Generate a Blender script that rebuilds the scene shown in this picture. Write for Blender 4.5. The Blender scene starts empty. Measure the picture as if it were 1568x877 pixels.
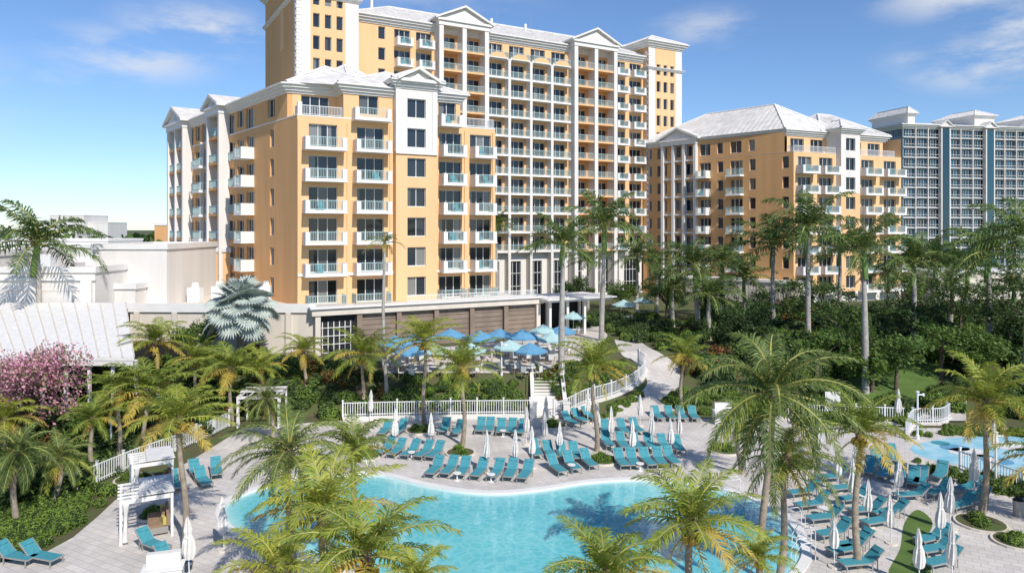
import bpy, math, random
from mathutils import Vector, Matrix
R = random.Random(7)
F, H, HZ, CX = 1100.0, 15.0, 350.0, 784.0
sc = bpy.context.scene
COL = sc.collection

# ------------------------------------------------------------------ terrain + survey
def sm(x):
    x = max(0.0, min(1.0, x)); return x*x*(3-2*x)
def hgt(X, Y):
    w = sm((X-5)/5.0)
    e = 62*(1-w)+70*w
    a = max(0.0, min(1.0, (Y-57.3)/(e-57.3)))
    return 2.6*a + 0.4*sm((Y-62)/9.0)*(1.0)
def G(u, v):
    """site survey: ground point seen along a bearing"""
    lo, hi = 8.0, 900.0
    for _ in range(50):
        d = (lo+hi)/2
        vv = HZ + F*(H-hgt((u-CX)/F*d, d))/d
        if vv > v: lo = d
        else: hi = d
    return Vector(((u-CX)/F*d, d, hgt((u-CX)/F*d, d)))
def catmull(pts, closed, n=6):
    out = []; N = len(pts)
    rng = range(N) if closed else range(N-1)
    for i in rng:
        if closed: p0,p1,p2,p3 = pts[i-1],pts[i],pts[(i+1)%N],pts[(i+2)%N]
        else: p0,p1,p2,p3 = pts[max(i-1,0)],pts[i],pts[i+1],pts[min(i+2,N-1)]
        for k in range(n):
            t = k/n
            out.append(0.5*((2*p1)+(p2-p0)*t+(2*p0-5*p1+4*p2-p3)*t*t+(3*p1-p0-3*p2+p3)*t**3))
    if not closed: out.append(pts[-1].copy())
    return out
def offs(poly, d):
    """offset CCW polygon outward by d"""
    n = len(poly); out = []
    for i in range(n):
        a,b,c = [Vector((poly[k%n][0],poly[k%n][1])) for k in (i-1,i,i+1)]
        e1=(b-a).normalized(); e2=(c-b).normalized()
        n1=Vector((e1.y,-e1.x)); n2=Vector((e2.y,-e2.x))
        m=(n1+n2); 
        if m.length<1e-4: m=n1
        m.normalize(); k=max(0.35,m.dot(n1))
        out.append(b+m*(d/k))
    return out

# ------------------------------------------------------------------ materials
MATS = {}
def nm(name):
    m = bpy.data.materials.new(name); m.use_nodes = True
    MATS[name] = m
    nt = m.node_tree; return m, nt, nt.nodes, nt.links, nt.nodes['Principled BSDF']
def pm(name, c1, c2=None, scale=1.0, rough=0.8, bump=0.0, bscale=None, spec=0.3, metal=0.0, detail=6, streak=False):
    m, nt, N, L, b = nm(name)
    c2 = c2 or tuple(x*0.85 for x in c1)
    tc = N.new('ShaderNodeTexCoord')
    nz = N.new('ShaderNodeTexNoise'); nz.inputs['Scale'].default_value = scale; nz.inputs['Detail'].default_value = detail
    if streak:
        mp=N.new('ShaderNodeMapping'); mp.inputs['Scale'].default_value=(2.5,2.5,.25); L.new(tc.outputs['Object'],mp.inputs[0]); L.new(mp.outputs[0],nz.inputs['Vector'])
    else: L.new(tc.outputs['Object'], nz.inputs['Vector'])
    cr = N.new('ShaderNodeValToRGB')
    cr.color_ramp.elements[0].position=.35; cr.color_ramp.elements[1].position=.68
    cr.color_ramp.elements[0].color=(*c2,1); cr.color_ramp.elements[1].color=(*c1,1)
    L.new(nz.outputs['Fac'], cr.inputs['Fac']); L.new(cr.outputs['Color'], b.inputs['Base Color'])
    b.inputs['Roughness'].default_value=rough; b.inputs['Specular IOR Level'].default_value=spec
    b.inputs['Metallic'].default_value=metal
    if bump:
        n2=N.new('ShaderNodeTexNoise'); n2.inputs['Scale'].default_value=bscale or scale*8; n2.inputs['Detail'].default_value=4
        L.new(tc.outputs['Object'], n2.inputs['Vector'])
        bp=N.new('ShaderNodeBump'); bp.inputs['Strength'].default_value=bump; bp.inputs['Distance'].default_value=.05
        L.new(n2.outputs['Fac'],bp.inputs['Height']); L.new(bp.outputs['Normal'],b.inputs['Normal'])
    return m
def leafm(name, cols, rough=0.55, trans=0.3):
    m, nt, N, L, b = nm(name)
    g=N.new('ShaderNodeNewGeometry'); oi=N.new('ShaderNodeObjectInfo')
    ad=N.new('ShaderNodeMath'); ad.operation='MULTIPLY_ADD'; ad.inputs[1].default_value=.6
    mu=N.new('ShaderNodeMath'); mu.operation='MULTIPLY'; mu.inputs[1].default_value=.4
    L.new(oi.outputs['Random'],mu.inputs[0]); L.new(g.outputs['Random Per Island'],ad.inputs[0]); L.new(mu.outputs[0],ad.inputs[2])
    cr=N.new('ShaderNodeValToRGB'); els=cr.color_ramp.elements
    while len(els)<len(cols): els.new(.5)
    for i,c in enumerate(cols):
        els[i].position=i/(len(cols)-1); els[i].color=(*c,1)
    L.new(ad.outputs[0],cr.inputs['Fac']); L.new(cr.outputs['Color'],b.inputs['Base Color'])
    b.inputs['Roughness'].default_value=rough; b.inputs['Specular IOR Level'].default_value=.35
    tr=N.new('ShaderNodeBsdfTranslucent'); L.new(cr.outputs['Color'],tr.inputs['Color'])
    mx=N.new('ShaderNodeMixShader'); mx.inputs[0].default_value=trans
    L.new(b.outputs[0],mx.inputs[1]); L.new(tr.outputs[0],mx.inputs[2])
    L.new(mx.outputs[0],N['Material Output'].inputs['Surface'])
    return m
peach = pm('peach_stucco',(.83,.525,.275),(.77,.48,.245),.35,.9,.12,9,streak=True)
peachd= pm('peach_stucco_shaded',(.74,.415,.185),(.67,.37,.16),.35,.9,.12,9,streak=True)  # peach stucco with the shade of the left-facing sides painted into its colour
white = pm('white_stucco',(.78,.74,.69),(.71,.67,.62),.4,.85,.1,9,streak=True)
cream = pm('cream_stucco',(.72,.645,.55),(.63,.565,.48),.4,.9,.1,9,streak=True)
trim  = pm('white_trim',(.79,.765,.725),(.74,.715,.675),1,.6)
alu   = pm('painted_aluminium',(.80,.80,.78),(.75,.75,.74),3,.4,spec=.5)
sea   = pm('seafoam_rail',(.47,.62,.60),(.41,.56,.55),1,.4,spec=.5)
taupe = pm('taupe_panel',(.30,.23,.175),(.23,.175,.135),.8,.8,.2,12)
roofm = pm('white_roof_tile',(.74,.70,.65),(.56,.535,.50),.9,.7,.25,5)
flatr = pm('flat_roof_membrane',(.62,.58,.53),(.50,.46,.42),.3,.9,.2,4)
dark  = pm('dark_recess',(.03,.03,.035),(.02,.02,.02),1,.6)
bluegrey=pm('blue_grey_stucco',(.30,.34,.355),(.26,.30,.32),.5,.8)
def glassm(name,c,r=.06,sp=.8):
    m,nt,N,L,b=nm(name)
    g=N.new('ShaderNodeNewGeometry')
    cr=N.new('ShaderNodeValToRGB'); cr.color_ramp.elements[0].color=(*[x*.4 for x in c],1); cr.color_ramp.elements[1].color=(*[x*1.6 for x in c],1)
    L.new(g.outputs['Random Per Island'],cr.inputs['Fac']); L.new(cr.outputs['Color'],b.inputs['Base Color'])
    b.inputs['Roughness'].default_value=r; b.inputs['Specular IOR Level'].default_value=sp
    return m
glassA=glassm('window_glass',(.022,.028,.036),sp=.6); glassB=glassm('curtained_glass',(.15,.15,.14),.15); glassC=glassm('teal_glass',(.02,.06,.09),sp=.5)

def paver():
    m,nt,N,L,b=nm('stone_pavers')
    tc=N.new('ShaderNodeTexCoord'); mp=N.new('ShaderNodeMapping'); mp.inputs['Rotation'].default_value=(0,0,.5)
    L.new(tc.outputs['Object'],mp.inputs[0])
    br=N.new('ShaderNodeTexBrick'); br.inputs['Scale'].default_value=1.0
    br.inputs['Brick Width'].default_value=.6; br.inputs['Row Height'].default_value=.4; br.inputs['Mortar Size'].default_value=.012
    br.inputs['Color1'].default_value=(.67,.61,.555,1); br.inputs['Color2'].default_value=(.58,.53,.48,1); br.inputs['Mortar'].default_value=(.40,.36,.32,1)
    L.new(mp.outputs[0],br.inputs['Vector'])
    nz=N.new('ShaderNodeTexNoise'); nz.inputs['Scale'].default_value=.35; nz.inputs['Detail'].default_value=8
    L.new(tc.outputs['Object'],nz.inputs['Vector'])
    mr=N.new('ShaderNodeMapRange'); mr.inputs[1].default_value=.3; mr.inputs[2].default_value=.7; mr.inputs[3].default_value=.82; mr.inputs[4].default_value=1.08
    L.new(nz.outputs['Fac'],mr.inputs[0])
    mx=N.new('ShaderNodeVectorMath'); mx.operation='SCALE'; L.new(br.outputs['Color'],mx.inputs[0]); L.new(mr.outputs[0],mx.inputs['Scale'])
    L.new(mx.outputs[0],b.inputs['Base Color']); b.inputs['Roughness'].default_value=.85
    return m
pav=paver()
def water():
    m,nt,N,L,b=nm('pool_water')
    tc=N.new('ShaderNodeTexCoord')
    at=N.new('ShaderNodeAttribute'); at.attribute_name='depth'
    cr=N.new('ShaderNodeValToRGB'); e=cr.color_ramp.elements
    e[0].color=(.44,.68,.65,1); e[1].color=(.085,.45,.50,1); e.new(.35).color=(.18,.57,.59,1)
    nd=N.new('ShaderNodeTexNoise'); nd.inputs['Scale'].default_value=.16; nd.inputs['Detail'].default_value=2; L.new(tc.outputs['Object'],nd.inputs['Vector'])
    m1=N.new('ShaderNodeMapRange'); m1.inputs[1].default_value=.35; m1.inputs[2].default_value=.65; m1.inputs[3].default_value=.6; m1.inputs[4].default_value=1.05; L.new(nd.outputs['Fac'],m1.inputs[0])
    m2=N.new('ShaderNodeMath'); m2.operation='MULTIPLY'; L.new(at.outputs['Fac'],m2.inputs[0]); L.new(m1.outputs[0],m2.inputs[1])
    L.new(m2.outputs[0],cr.inputs['Fac'])
    nz=N.new('ShaderNodeTexNoise'); nz.inputs['Scale'].default_value=.7; nz.inputs['Detail'].default_value=4
    L.new(tc.outputs['Object'],nz.inputs['Vector'])
    va=N.new('ShaderNodeVectorMath'); va.operation='MULTIPLY_ADD'; va.inputs[1].default_value=(1.6,1.6,0)
    L.new(nz.outputs['Color'],va.inputs[0]); L.new(tc.outputs['Object'],va.inputs[2])
    vo=N.new('ShaderNodeTexVoronoi'); vo.feature='DISTANCE_TO_EDGE'; vo.inputs['Scale'].default_value=1.9
    L.new(va.outputs[0],vo.inputs['Vector'])
    mr=N.new('ShaderNodeMapRange'); mr.inputs[1].default_value=0; mr.inputs[2].default_value=.2; mr.inputs[3].default_value=.18; mr.inputs[4].default_value=0
    L.new(vo.outputs['Distance'],mr.inputs[0])
    mx=N.new('ShaderNodeMixRGB'); mx.inputs[2].default_value=(.5,.85,.85,1); L.new(mr.outputs[0],mx.inputs[0]); L.new(cr.outputs['Color'],mx.inputs[1])  # caustic light web painted into the water colour
    L.new(mx.outputs[0],b.inputs['Base Color'])
    b.inputs['Roughness'].default_value=.03; b.inputs['IOR'].default_value=1.33; b.inputs['Specular IOR Level'].default_value=.8
    n2=N.new('ShaderNodeTexNoise'); n2.inputs['Scale'].default_value=1.3; n2.inputs['Detail'].default_value=3
    L.new(tc.outputs['Object'],n2.inputs['Vector'])
    bp=N.new('ShaderNodeBump'); bp.inputs['Strength'].default_value=.2; bp.inputs['Distance'].default_value=.05
    L.new(n2.outputs['Fac'],bp.inputs['Height']); L.new(bp.outputs['Normal'],b.inputs['Normal'])
    return m
wat=water()
grnd=pm('garden_soil_grass',(.085,.125,.035),(.11,.09,.05),.5,.95,.5,6)
lawn=pm('lawn_grass',(.12,.19,.045),(.085,.145,.032),.8,.95,.5,20)
teal=pm('teal_sling',(.07,.30,.345),(.055,.25,.295),6,.75)
frame=pm('lounger_frame',(.35,.33,.30),(.3,.28,.26),3,.5)
canvas=pm('white_canvas',(.76,.73,.69),(.66,.64,.60),3,.85,.2,10)
bluecan=pm('blue_canvas',(.14,.34,.50),(.11,.29,.45),3,.85)
palecan=pm('pale_green_canvas',(.42,.60,.58),(.38,.55,.54),3,.85)
wood=pm('tan_cushion',(.32,.22,.14),(.28,.18,.11),3,.85)
yel=pm('yellow_pillow',(.55,.48,.12),(.5,.42,.1),3,.85)
rt=pm('royal_trunk',(.46,.43,.38),(.33,.30,.27),2.5,.9,.4,9)
ct=pm('coconut_trunk',(.40,.33,.25),(.25,.20,.15),4,.95,.6,14)
cshaft=pm('green_crownshaft',(.20,.29,.08),(.14,.22,.06),2,.5)
rach=pm('frond_rachis',(.42,.42,.12),(.33,.29,.08),2,.6)
bark=pm('bark',(.20,.15,.11),(.11,.085,.06),4,.95,.6,14)
Lroy=leafm('royal_leaf',[(.05,.09,.025),(.10,.165,.04),(.19,.27,.07)])
Lcoc=leafm('coconut_leaf',[(.12,.18,.03),(.28,.35,.05),(.54,.52,.08)],trans=.38)
Lyel=leafm('yellowing_leaf',[(.52,.43,.07),(.64,.46,.09),(.38,.27,.09)],trans=.32)
Lmid=leafm('date_leaf',[(.055,.09,.028),(.13,.19,.045),(.27,.32,.08)])
Lsil=leafm('silver_leaf',[(.34,.40,.35),(.48,.53,.47),(.62,.66,.58)],trans=.12)
Lshr=leafm('shrub_leaf',[(.045,.09,.02),(.12,.20,.04),(.23,.31,.065)])
Lhed=leafm('hedge_leaf',[(.11,.19,.03),(.20,.31,.045),(.32,.43,.08)])
Ldrk=leafm('dark_leaf',[(.03,.06,.018),(.075,.13,.035),(.16,.21,.06)])
Lred=leafm('croton_leaf',[(.20,.045,.03),(.38,.16,.04),(.15,.16,.04)])
Lpnk=leafm('blossom_leaf',[(.72,.24,.36),(.75,.34,.45),(.74,.36,.44),(.16,.22,.06),(.12,.18,.05)])
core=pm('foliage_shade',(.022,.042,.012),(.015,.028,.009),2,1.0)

# ------------------------------------------------------------------ mesh builder
class MB:
    def __init__(s): s.v=[];s.f=[];s.m=[];s.mats=[]
    def mi(s,m):
        if m not in s.mats: s.mats.append(m)
        return s.mats.index(m)
    def face(s,pts,m):
        b=len(s.v); s.v.extend([tuple(p) for p in pts]); s.f.append(tuple(range(b,b+len(pts)))); s.m.append(s.mi(m))
    def hexa(s,P,m):
        b=len(s.v); s.v.extend([tuple(p) for p in P]); k=s.mi(m)
        for q in ((3,2,1,0),(4,5,6,7),(0,1,5,4),(1,2,6,5),(2,3,7,6),(3,0,4,7)):
            s.f.append(tuple(b+i for i in q)); s.m.append(k)
    def box(s,c,d,m,rz=0,M=None):
        ca,sa=math.cos(rz),math.sin(rz); P=[]
        for z in (-.5,.5):
            for x,y in ((-.5,-.5),(.5,-.5),(.5,.5),(-.5,.5)):
                X,Y=x*d[0],y*d[1]; p=Vector((c[0]+X*ca-Y*sa,c[1]+X*sa+Y*ca,c[2]+z*d[2])); P.append(M@p if M else p)
        s.hexa(P,m)
    def fb(s,fr,u0,u1,n0,n1,z0,z1,m):
        o,u,n=fr
        P=[]
        for z in (z0,z1):
            for a,b in ((u0,n1),(u1,n1),(u1,n0),(u0,n0)):
                P.append((o.x+u.x*a+n.x*b,o.y+u.y*a+n.y*b,z))
        s.hexa(P,m)
    def fq(s,fr,pts,m):
        o,u,n=fr
        s.face([(o.x+u.x*a+n.x*b,o.y+u.y*a+n.y*b,z) for a,b,z in pts],m)
    def prism(s,poly,z0,z1,m,top=None,bot=True):
        n=len(poly)
        for i in range(n):
            a,b=poly[i],poly[(i+1)%n]
            s.face([(a[0],a[1],z0),(b[0],b[1],z0),(b[0],b[1],z1),(a[0],a[1],z1)],m)
        s.face([(p[0],p[1],z1) for p in poly],top or m)
        if bot: s.face([(p[0],p[1],z0) for p in reversed(poly)],m)
    def tube(s,pts,rad,m,seg=8,cap=True):
        b=len(s.v); k=s.mi(m); n=len(pts)
        for i,p in enumerate(pts):
            p=Vector(p); t=(Vector(pts[min(i+1,n-1)])-Vector(pts[max(i-1,0)])).normalized()
            a=Vector((1,0,0)) if abs(t.x)<.8 else Vector((0,1,0))
            x=t.cross(a).normalized(); y=t.cross(x)
            for j in range(seg):
                an=2*math.pi*j/seg; s.v.append(tuple(p+(x*math.cos(an)+y*math.sin(an))*rad[i]))
        for i in range(n-1):
            for j in range(seg):
                j2=(j+1)%seg
                s.f.append((b+i*seg+j,b+i*seg+j2,b+(i+1)*seg+j2,b+(i+1)*seg+j)); s.m.append(k)
        if cap:
            s.f.append(tuple(b+(n-1)*seg+j for j in range(seg))); s.m.append(k)
    def mesh(s,name,smooth=False):
        me=bpy.data.meshes.new(name); me.from_pydata(s.v,[],s.f)
        for m in s.mats: me.materials.append(m)
        me.polygons.foreach_set('material_index',s.m)
        if smooth: me.polygons.foreach_set('use_smooth',[True]*len(s.f))
        me.update(); return me
def place(me,name,loc=(0,0,0),rz=0,sc_=1.0,parent=None):
    o=bpy.data.objects.new(name,me); o.location=loc; o.rotation_euler=(0,0,rz)
    o.scale=(sc_,sc_,sc_) if not isinstance(sc_,(tuple,list)) else sc_
    COL.objects.link(o)
    if parent: o.parent=parent
    return o
def empty(name,loc=(0,0,0)):
    e=bpy.data.objects.new(name,None); e.location=loc; e.empty_display_size=.5; COL.objects.link(e); return e

# ------------------------------------------------------------------ camera, light, sky
cam=bpy.data.cameras.new('camera'); co=bpy.data.objects.new('camera',cam); COL.objects.link(co)
co.location=(0,0,H); co.rotation_euler=(math.radians(90),0,0)
cam.sensor_width=36; cam.lens=F/1568*36; cam.shift_y=-(438.5-HZ)/1568; cam.clip_end=6000; cam.clip_start=.5
sc.camera=co
sd=Vector((.50,-.866,0)); el=math.radians(42)
az=math.atan2(sd.x,sd.y)
tosun=Vector((math.sin(az)*math.cos(el),math.cos(az)*math.cos(el),math.sin(el)))
sl=bpy.data.lights.new('sun','SUN'); sl.energy=4.6; sl.angle=math.radians(.5); sl.color=(1,.955,.885)
so=bpy.data.objects.new('sun',sl); COL.objects.link(so); so.rotation_euler=tosun.to_track_quat('Z','Y').to_euler()
w=bpy.data.worlds.new('World'); sc.world=w; w.use_nodes=True
N=w.node_tree.nodes; L=w.node_tree.links; bg=N['Background']; bg.inputs['Strength'].default_value=.115
sky=N.new('ShaderNodeTexSky'); sky.sky_type='NISHITA'; sky.sun_disc=False; sky.sun_elevation=el; sky.sun_rotation=az
sky.air_density=1.0; sky.dust_density=.1; sky.ozone_density=3.5
tint=N.new('ShaderNodeMixRGB'); tint.blend_type='MULTIPLY'; tint.inputs[0].default_value=1; tint.inputs[2].default_value=(.88,1.02,1.22,1); L.new(sky.outputs[0],tint.inputs[1])
tc=N.new('ShaderNodeTexCoord'); mp=N.new('ShaderNodeMapping'); mp.inputs['Scale'].default_value=(1,1,3.2); L.new(tc.outputs['Generated'],mp.inputs[0])
nz=N.new('ShaderNodeTexNoise'); nz.inputs['Scale'].default_value=7.5; nz.inputs['Detail'].default_value=9; nz.inputs['Roughness'].default_value=.58
L.new(mp.outputs[0],nz.inputs['Vector'])
prev=None
for (x,z,r,st) in ((-.43,.275,.13,.85),(-.53,.24,.13,.75),(-.60,.20,.08,.4),(.68,.235,.13,1.0),(.72,.29,.11,.9),(.62,.33,.12,.8),(.27,.28,.10,.5),(.60,.24,.09,.5),(-.1,.33,.2,.2),(-.6,.03,.2,.3),(1.2,.2,.3,.8),(-1.2,.25,.35,.8)):
    d=Vector((x,1,z)).normalized()
    sb=N.new('ShaderNodeVectorMath'); sb.operation='SUBTRACT'; L.new(tc.outputs['Generated'],sb.inputs[0]); sb.inputs[1].default_value=d
    ml=N.new('ShaderNodeVectorMath'); ml.operation='MULTIPLY'; L.new(sb.outputs[0],ml.inputs[0]); ml.inputs[1].default_value=(1,1,2.8)
    ln=N.new('ShaderNodeVectorMath'); ln.operation='LENGTH'; L.new(ml.outputs[0],ln.inputs[0])
    mr=N.new('ShaderNodeMapRange'); mr.interpolation_type='SMOOTHSTEP'; L.new(ln.outputs['Value'],mr.inputs[0])
    mr.inputs[1].default_value=0; mr.inputs[2].default_value=r; mr.inputs[3].default_value=st; mr.inputs[4].default_value=0
    if prev is None: prev=mr.outputs[0]
    else:
        a=N.new('ShaderNodeMath'); a.operation='MAXIMUM'; L.new(prev,a.inputs[0]); L.new(mr.outputs[0],a.inputs[1]); prev=a.outputs[0]
cr=N.new('ShaderNodeMapRange'); cr.inputs[1].default_value=.38; cr.inputs[2].default_value=.66; cr.interpolation_type='SMOOTHSTEP'
L.new(nz.outputs['Fac'],cr.inputs[0])
mu=N.new('ShaderNodeMath'); mu.operation='MULTIPLY'; L.new(cr.outputs[0],mu.inputs[0]); L.new(prev,mu.inputs[1])
mx=N.new('ShaderNodeMixRGB'); mx.inputs[2].default_value=(7.2,7.3,7.5,1); L.new(mu.outputs[0],mx.inputs[0]); L.new(tint.outputs[0],mx.inputs[1])
L.new(mx.outputs[0],bg.inputs['Color'])
sc.view_settings.view_transform='Standard'; sc.view_settings.look='None'; sc.view_settings.exposure=0

# ------------------------------------------------------------------ ground
def terrain():
    xs=[-4000,-1500,-600,-300,-150,-100,-70]+[x for x in range(-60,4,8)]+[4+i*.5 for i in range(15)]+[x for x in range(12,120,8)]+[150,220,350,700,1500,4000]
    ys=[-200,-50,0,20,40,56,57.3]+[57.3+i*.5 for i in range(1,30)]+[75,90,120,160,220,300,450,700,1200,2500,5000]
    v=[];f=[]
    for y in ys:
        for x in xs:
            z=hgt(x,y)-.08*(1-sm((y-56)/1.3)); v.append((x,y,z))
    n=len(xs)
    for j in range(len(ys)-1):
        for i in range(n-1): f.append((j*n+i,j*n+i+1,(j+1)*n+i+1,(j+1)*n+i))
    me=bpy.data.meshes.new('ground'); me.from_pydata(v,[],f); me.materials.append(grnd); place(me,'ground')
terrain()
pool_px=[(352,768),(420,742),(500,729),(580,727),(640,741),(700,752),(760,756),(830,750),(900,739),(980,735),(1060,741),(1130,757),(1190,785),(1222,822),(1222,862),(1160,905),(1020,935),(850,950),(700,930),(600,900),(500,860),(400,828),(350,800)]
pool=[G(u,v) for u,v in pool_px]; pool=[Vector((p.x,p.y)) for p in pool]
pool=catmull(pool,True,6)
def area(p): return sum(p[i-1][0]*p[i][1]-p[i][0]*p[i-1][1] for i in range(len(p)))/2
if area(pool)<0: pool.reverse()
dk_px=[(-60,1000),(-40,868),(60,850),(112,822),(150,790),(185,757),(250,728),(300,700),(345,672),(372,655),(470,647),(530,643),(700,642),(825,641),(1000,640),(1180,640),(1300,650),(1400,655),(1568,655),(1800,655),(2400,1400),(1200,2400),(300,2400)]
dk=[G(u,v) for u,v in dk_px]; dk=[Vector((p.x,p.y)) for p in dk]
def curve2d(name,loops,z,ext,mat):
    cu=bpy.data.curves.new(name,'CURVE'); cu.dimensions='2D'; cu.fill_mode='BOTH'; cu.extrude=ext
    for lp in loops:
        sp=cu.splines.new('POLY'); sp.points.add(len(lp)-1)
        for i,p in enumerate(lp): sp.points[i].co=(p[0],p[1],0,1)
        sp.use_cyclic_u=True
    o=bpy.data.objects.new(name+'_tmp',cu); COL.objects.link(o)
    bpy.context.view_layer.update()
    dg=bpy.context.evaluated_depsgraph_get(); me=bpy.data.meshes.new_from_object(o.evaluated_get(dg))
    bpy.data.objects.remove(o); me.materials.clear(); me.materials.append(mat)
    return place(me,name,(0,0,z))
curve2d('pool_deck',[dk,offs(pool,.3)],-.05,.05,pav)
mb=MB()
o1=offs(pool,.45); n=len(pool)
for i in range(n):
    j=(i+1)%n
    a,b,c,d=pool[i],pool[j],o1[j],o1[i]
    mb.face([(a.x,a.y,.05),(d.x,d.y,.05),(c.x,c.y,.05),(b.x,b.y,.05)],trim)
    mb.face([(d.x,d.y,.05),(d.x,d.y,-.01),(c.x,c.y,-.01),(c.x,c.y,.05)],trim)
    mb.face([(a.x,a.y,-.07),(a.x,a.y,.05),(b.x,b.y,.05),(b.x,b.y,-.07)],trim)
place(mb.mesh('pool_coping'),'pool_coping')
rings=[pool,offs(pool,-.5),offs(pool,-1.1),offs(pool,-2.0)]
vs=[];fs=[];dep=[]
for k,rg in enumerate(rings):
    for p in rg: vs.append((p.x,p.y,-.055)); dep.append((0,.3,.65,1)[k])
for k in range(3):
    for i in range(n):
        j=(i+1)%n; fs.append((k*n+i,k*n+j,(k+1)*n+j,(k+1)*n+i))
fs.append(tuple(3*n+i for i in range(n)))
me=bpy.data.meshes.new('pool_water'); me.from_pydata(vs,[],fs); me.materials.append(wat)
at=me.attributes.new('depth','FLOAT','POINT'); at.data.foreach_set('value',dep)
place(me,'swimming_pool_water')

def drape(name,pairs,mat,lift=.06,m=8):
    Lf=catmull([G(*a) for a,b in pairs],False,m); Rt=catmull([G(*b) for a,b in pairs],False,m)
    mb=MB(); K=6
    def pt(a,b,t):
        p=a.lerp(b,t); return (p.x,p.y,hgt(p.x,p.y)+lift)
    for i in range(len(Lf)-1):
        for k in range(K):
            mb.face([pt(Lf[i],Rt[i],k/K),pt(Lf[i],Rt[i],(k+1)/K),pt(Lf[i+1],Rt[i+1],(k+1)/K),pt(Lf[i+1],Rt[i+1],k/K)],mat)
    place(mb.mesh(name),name)
drape('garden_path',[((905,643),(1075,643)),((935,628),(1040,625)),((968,610),(1022,612)),((990,590),(1040,592)),((985,570),(1045,572)),((968,552),(1025,550)),((950,540),(1000,536)),((940,520),(975,520))],pav)
drape('restaurant_terrace',[((590,572),(800,572)),((585,562),(870,560)),((590,550),(900,545)),((620,538),(915,530)),((800,520),(930,515)),((850,500),(930,500)),((870,485),(1010,485))],pav,.07)
drape('lawn',[((1290,612),(1420,612)),((1295,595),(1430,595)),((1300,575),(1440,572)),((1320,560),(1440,556))],lawn,.05)
drape('garden_path',[((1395,645),(1480,645)),((1430,620),(1480,618)),((1450,600),(1490,598))],pav,.06)
sp_=catmull([Vector(G(u,v)[:2]) for u,v in ((1395,684),(1450,671),(1530,668),(1640,672),(1700,700),(1640,735),(1540,728),(1470,712),(1415,700))],True,6)
if area(sp_)<0: sp_.reverse()
splash=pm('splash_pad_surface',(.26,.56,.68),(.44,.68,.75),.9,.35,detail=1)
curve2d('splash_pad',[sp_],.006,0,splash)
mb=MB()
for i in range(7):
    c=G(1440+i*22,678+ (i*37%30)); r=.5+.25*(i%3)
    mb.face([(c.x+r*1.3*math.cos(a*.4),c.y+r*math.sin(a*.4),.012) for a in range(15)],[teal,bluecan,canvas][i%3])
place(mb.mesh('splash_pad_spots'),'splash_pad_spots')
gl=catmull([Vector(G(u,v)[:2]) for u,v in ((1385,800),(1405,780),(1428,800),(1415,835),(1425,880),(1380,930),(1360,880),(1378,840))],True,5)
if area(gl)<0: gl.reverse()
curve2d('deck_turf',[gl],.008,0,lawn)

# ------------------------------------------------------------------ architecture
def frame_of(p0,p1):
    p0=Vector(p0[:2]);p1=Vector(p1[:2]); u=(p1-p0).normalized(); return (p0,u,Vector((u.y,-u.x)))
GL=[glassA,glassB]
def cell(mb,fr,u0,u1,z0,z1,ow,oh,sill,wall,n=0,mull=1,uc=None):
    uc=(u0+u1)/2 if uc is None else uc
    a,b=uc-ow/2,uc+ow/2; c,d=z0+sill,z0+sill+oh; D=n-.32
    q=lambda x0,x1,y0,y1,nn,m: mb.fq(fr,[(x0,nn,y0),(x1,nn,y0),(x1,nn,y1),(x0,nn,y1)],m)
    q(u0,a,z0,z1,n,wall); q(b,u1,z0,z1,n,wall)
    if sill>.01: q(a,b,z0,c,n,wall)
    q(a,b,d,z1,n,wall)
    mb.fq(fr,[(a,n,c),(a,D,c),(a,D,d),(a,n,d)],wall); mb.fq(fr,[(b,D,c),(b,n,c),(b,n,d),(b,D,d)],wall)
    mb.fq(fr,[(a,D,d),(b,D,d),(b,n,d),(a,n,d)],wall); mb.fq(fr,[(a,n,c),(b,n,c),(b,D,c),(a,D,c)],trim)
    k=mull+1; cur=R.random()<.4; side=R.random()<.5
    for i in range(k):
        x0=a+(b-a)*i/k; x1=a+(b-a)*(i+1)/k
        if cur and GL[0] is glassA and ((i==0)==side):      # drawn curtain seen through part of a pane
            m_=x0+(x1-x0)*R.uniform(.35,.8); q(x0,m_,c,d,D,glassB); q(m_,x1,c,d,D,GL[0])
        else: q(x0,x1,c,d,D,GL[1] if R.random()<.1 else GL[0])
    fw=.07
    for i in range(k+1):
        x=a+(b-a)*i/k; x0=max(a,x-fw/2);x1=min(b,x+fw/2)
        mb.fb(fr,x0,x1,D+.005,D+.09,c,d,trim)
    mb.fb(fr,a,b,D+.005,D+.08,d-fw,d-.002,trim); mb.fb(fr,a,b,D+.005,D+.08,c+.002,c+fw,trim)
def rail(mb,fr,u0,u1,n0,n1,z,mat,h=1.0,step=.16,front=True,sides=True):
    t=.035
    if front:
        mb.fb(fr,u0,u1,n1-.06,n1,z+h-.06,z+h,mat); mb.fb(fr,u0,u1,n1-.05,n1-.01,z+.08,z+.13,mat)
        k=max(2,int((u1-u0)/step))
        for i in range(k+1):
            x=u0+(u1-u0-t)*i/k; mb.fb(fr,x,x+t,n1-.05,n1-.015,z+.13,z+h-.06,mat)
    if sides:
        for x in (u0,u1-.05):
            mb.fb(fr,x,x+.05,n0,n1-.062,z+h-.06,z+h,mat)
            k=max(2,int((n1-n0)/step))
            for i in range(k):
                y=n0+(n1-n0)*(i+.5)/k; mb.fb(fr,x,x+.04,y,y+t,z,z+h-.06,mat)
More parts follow.
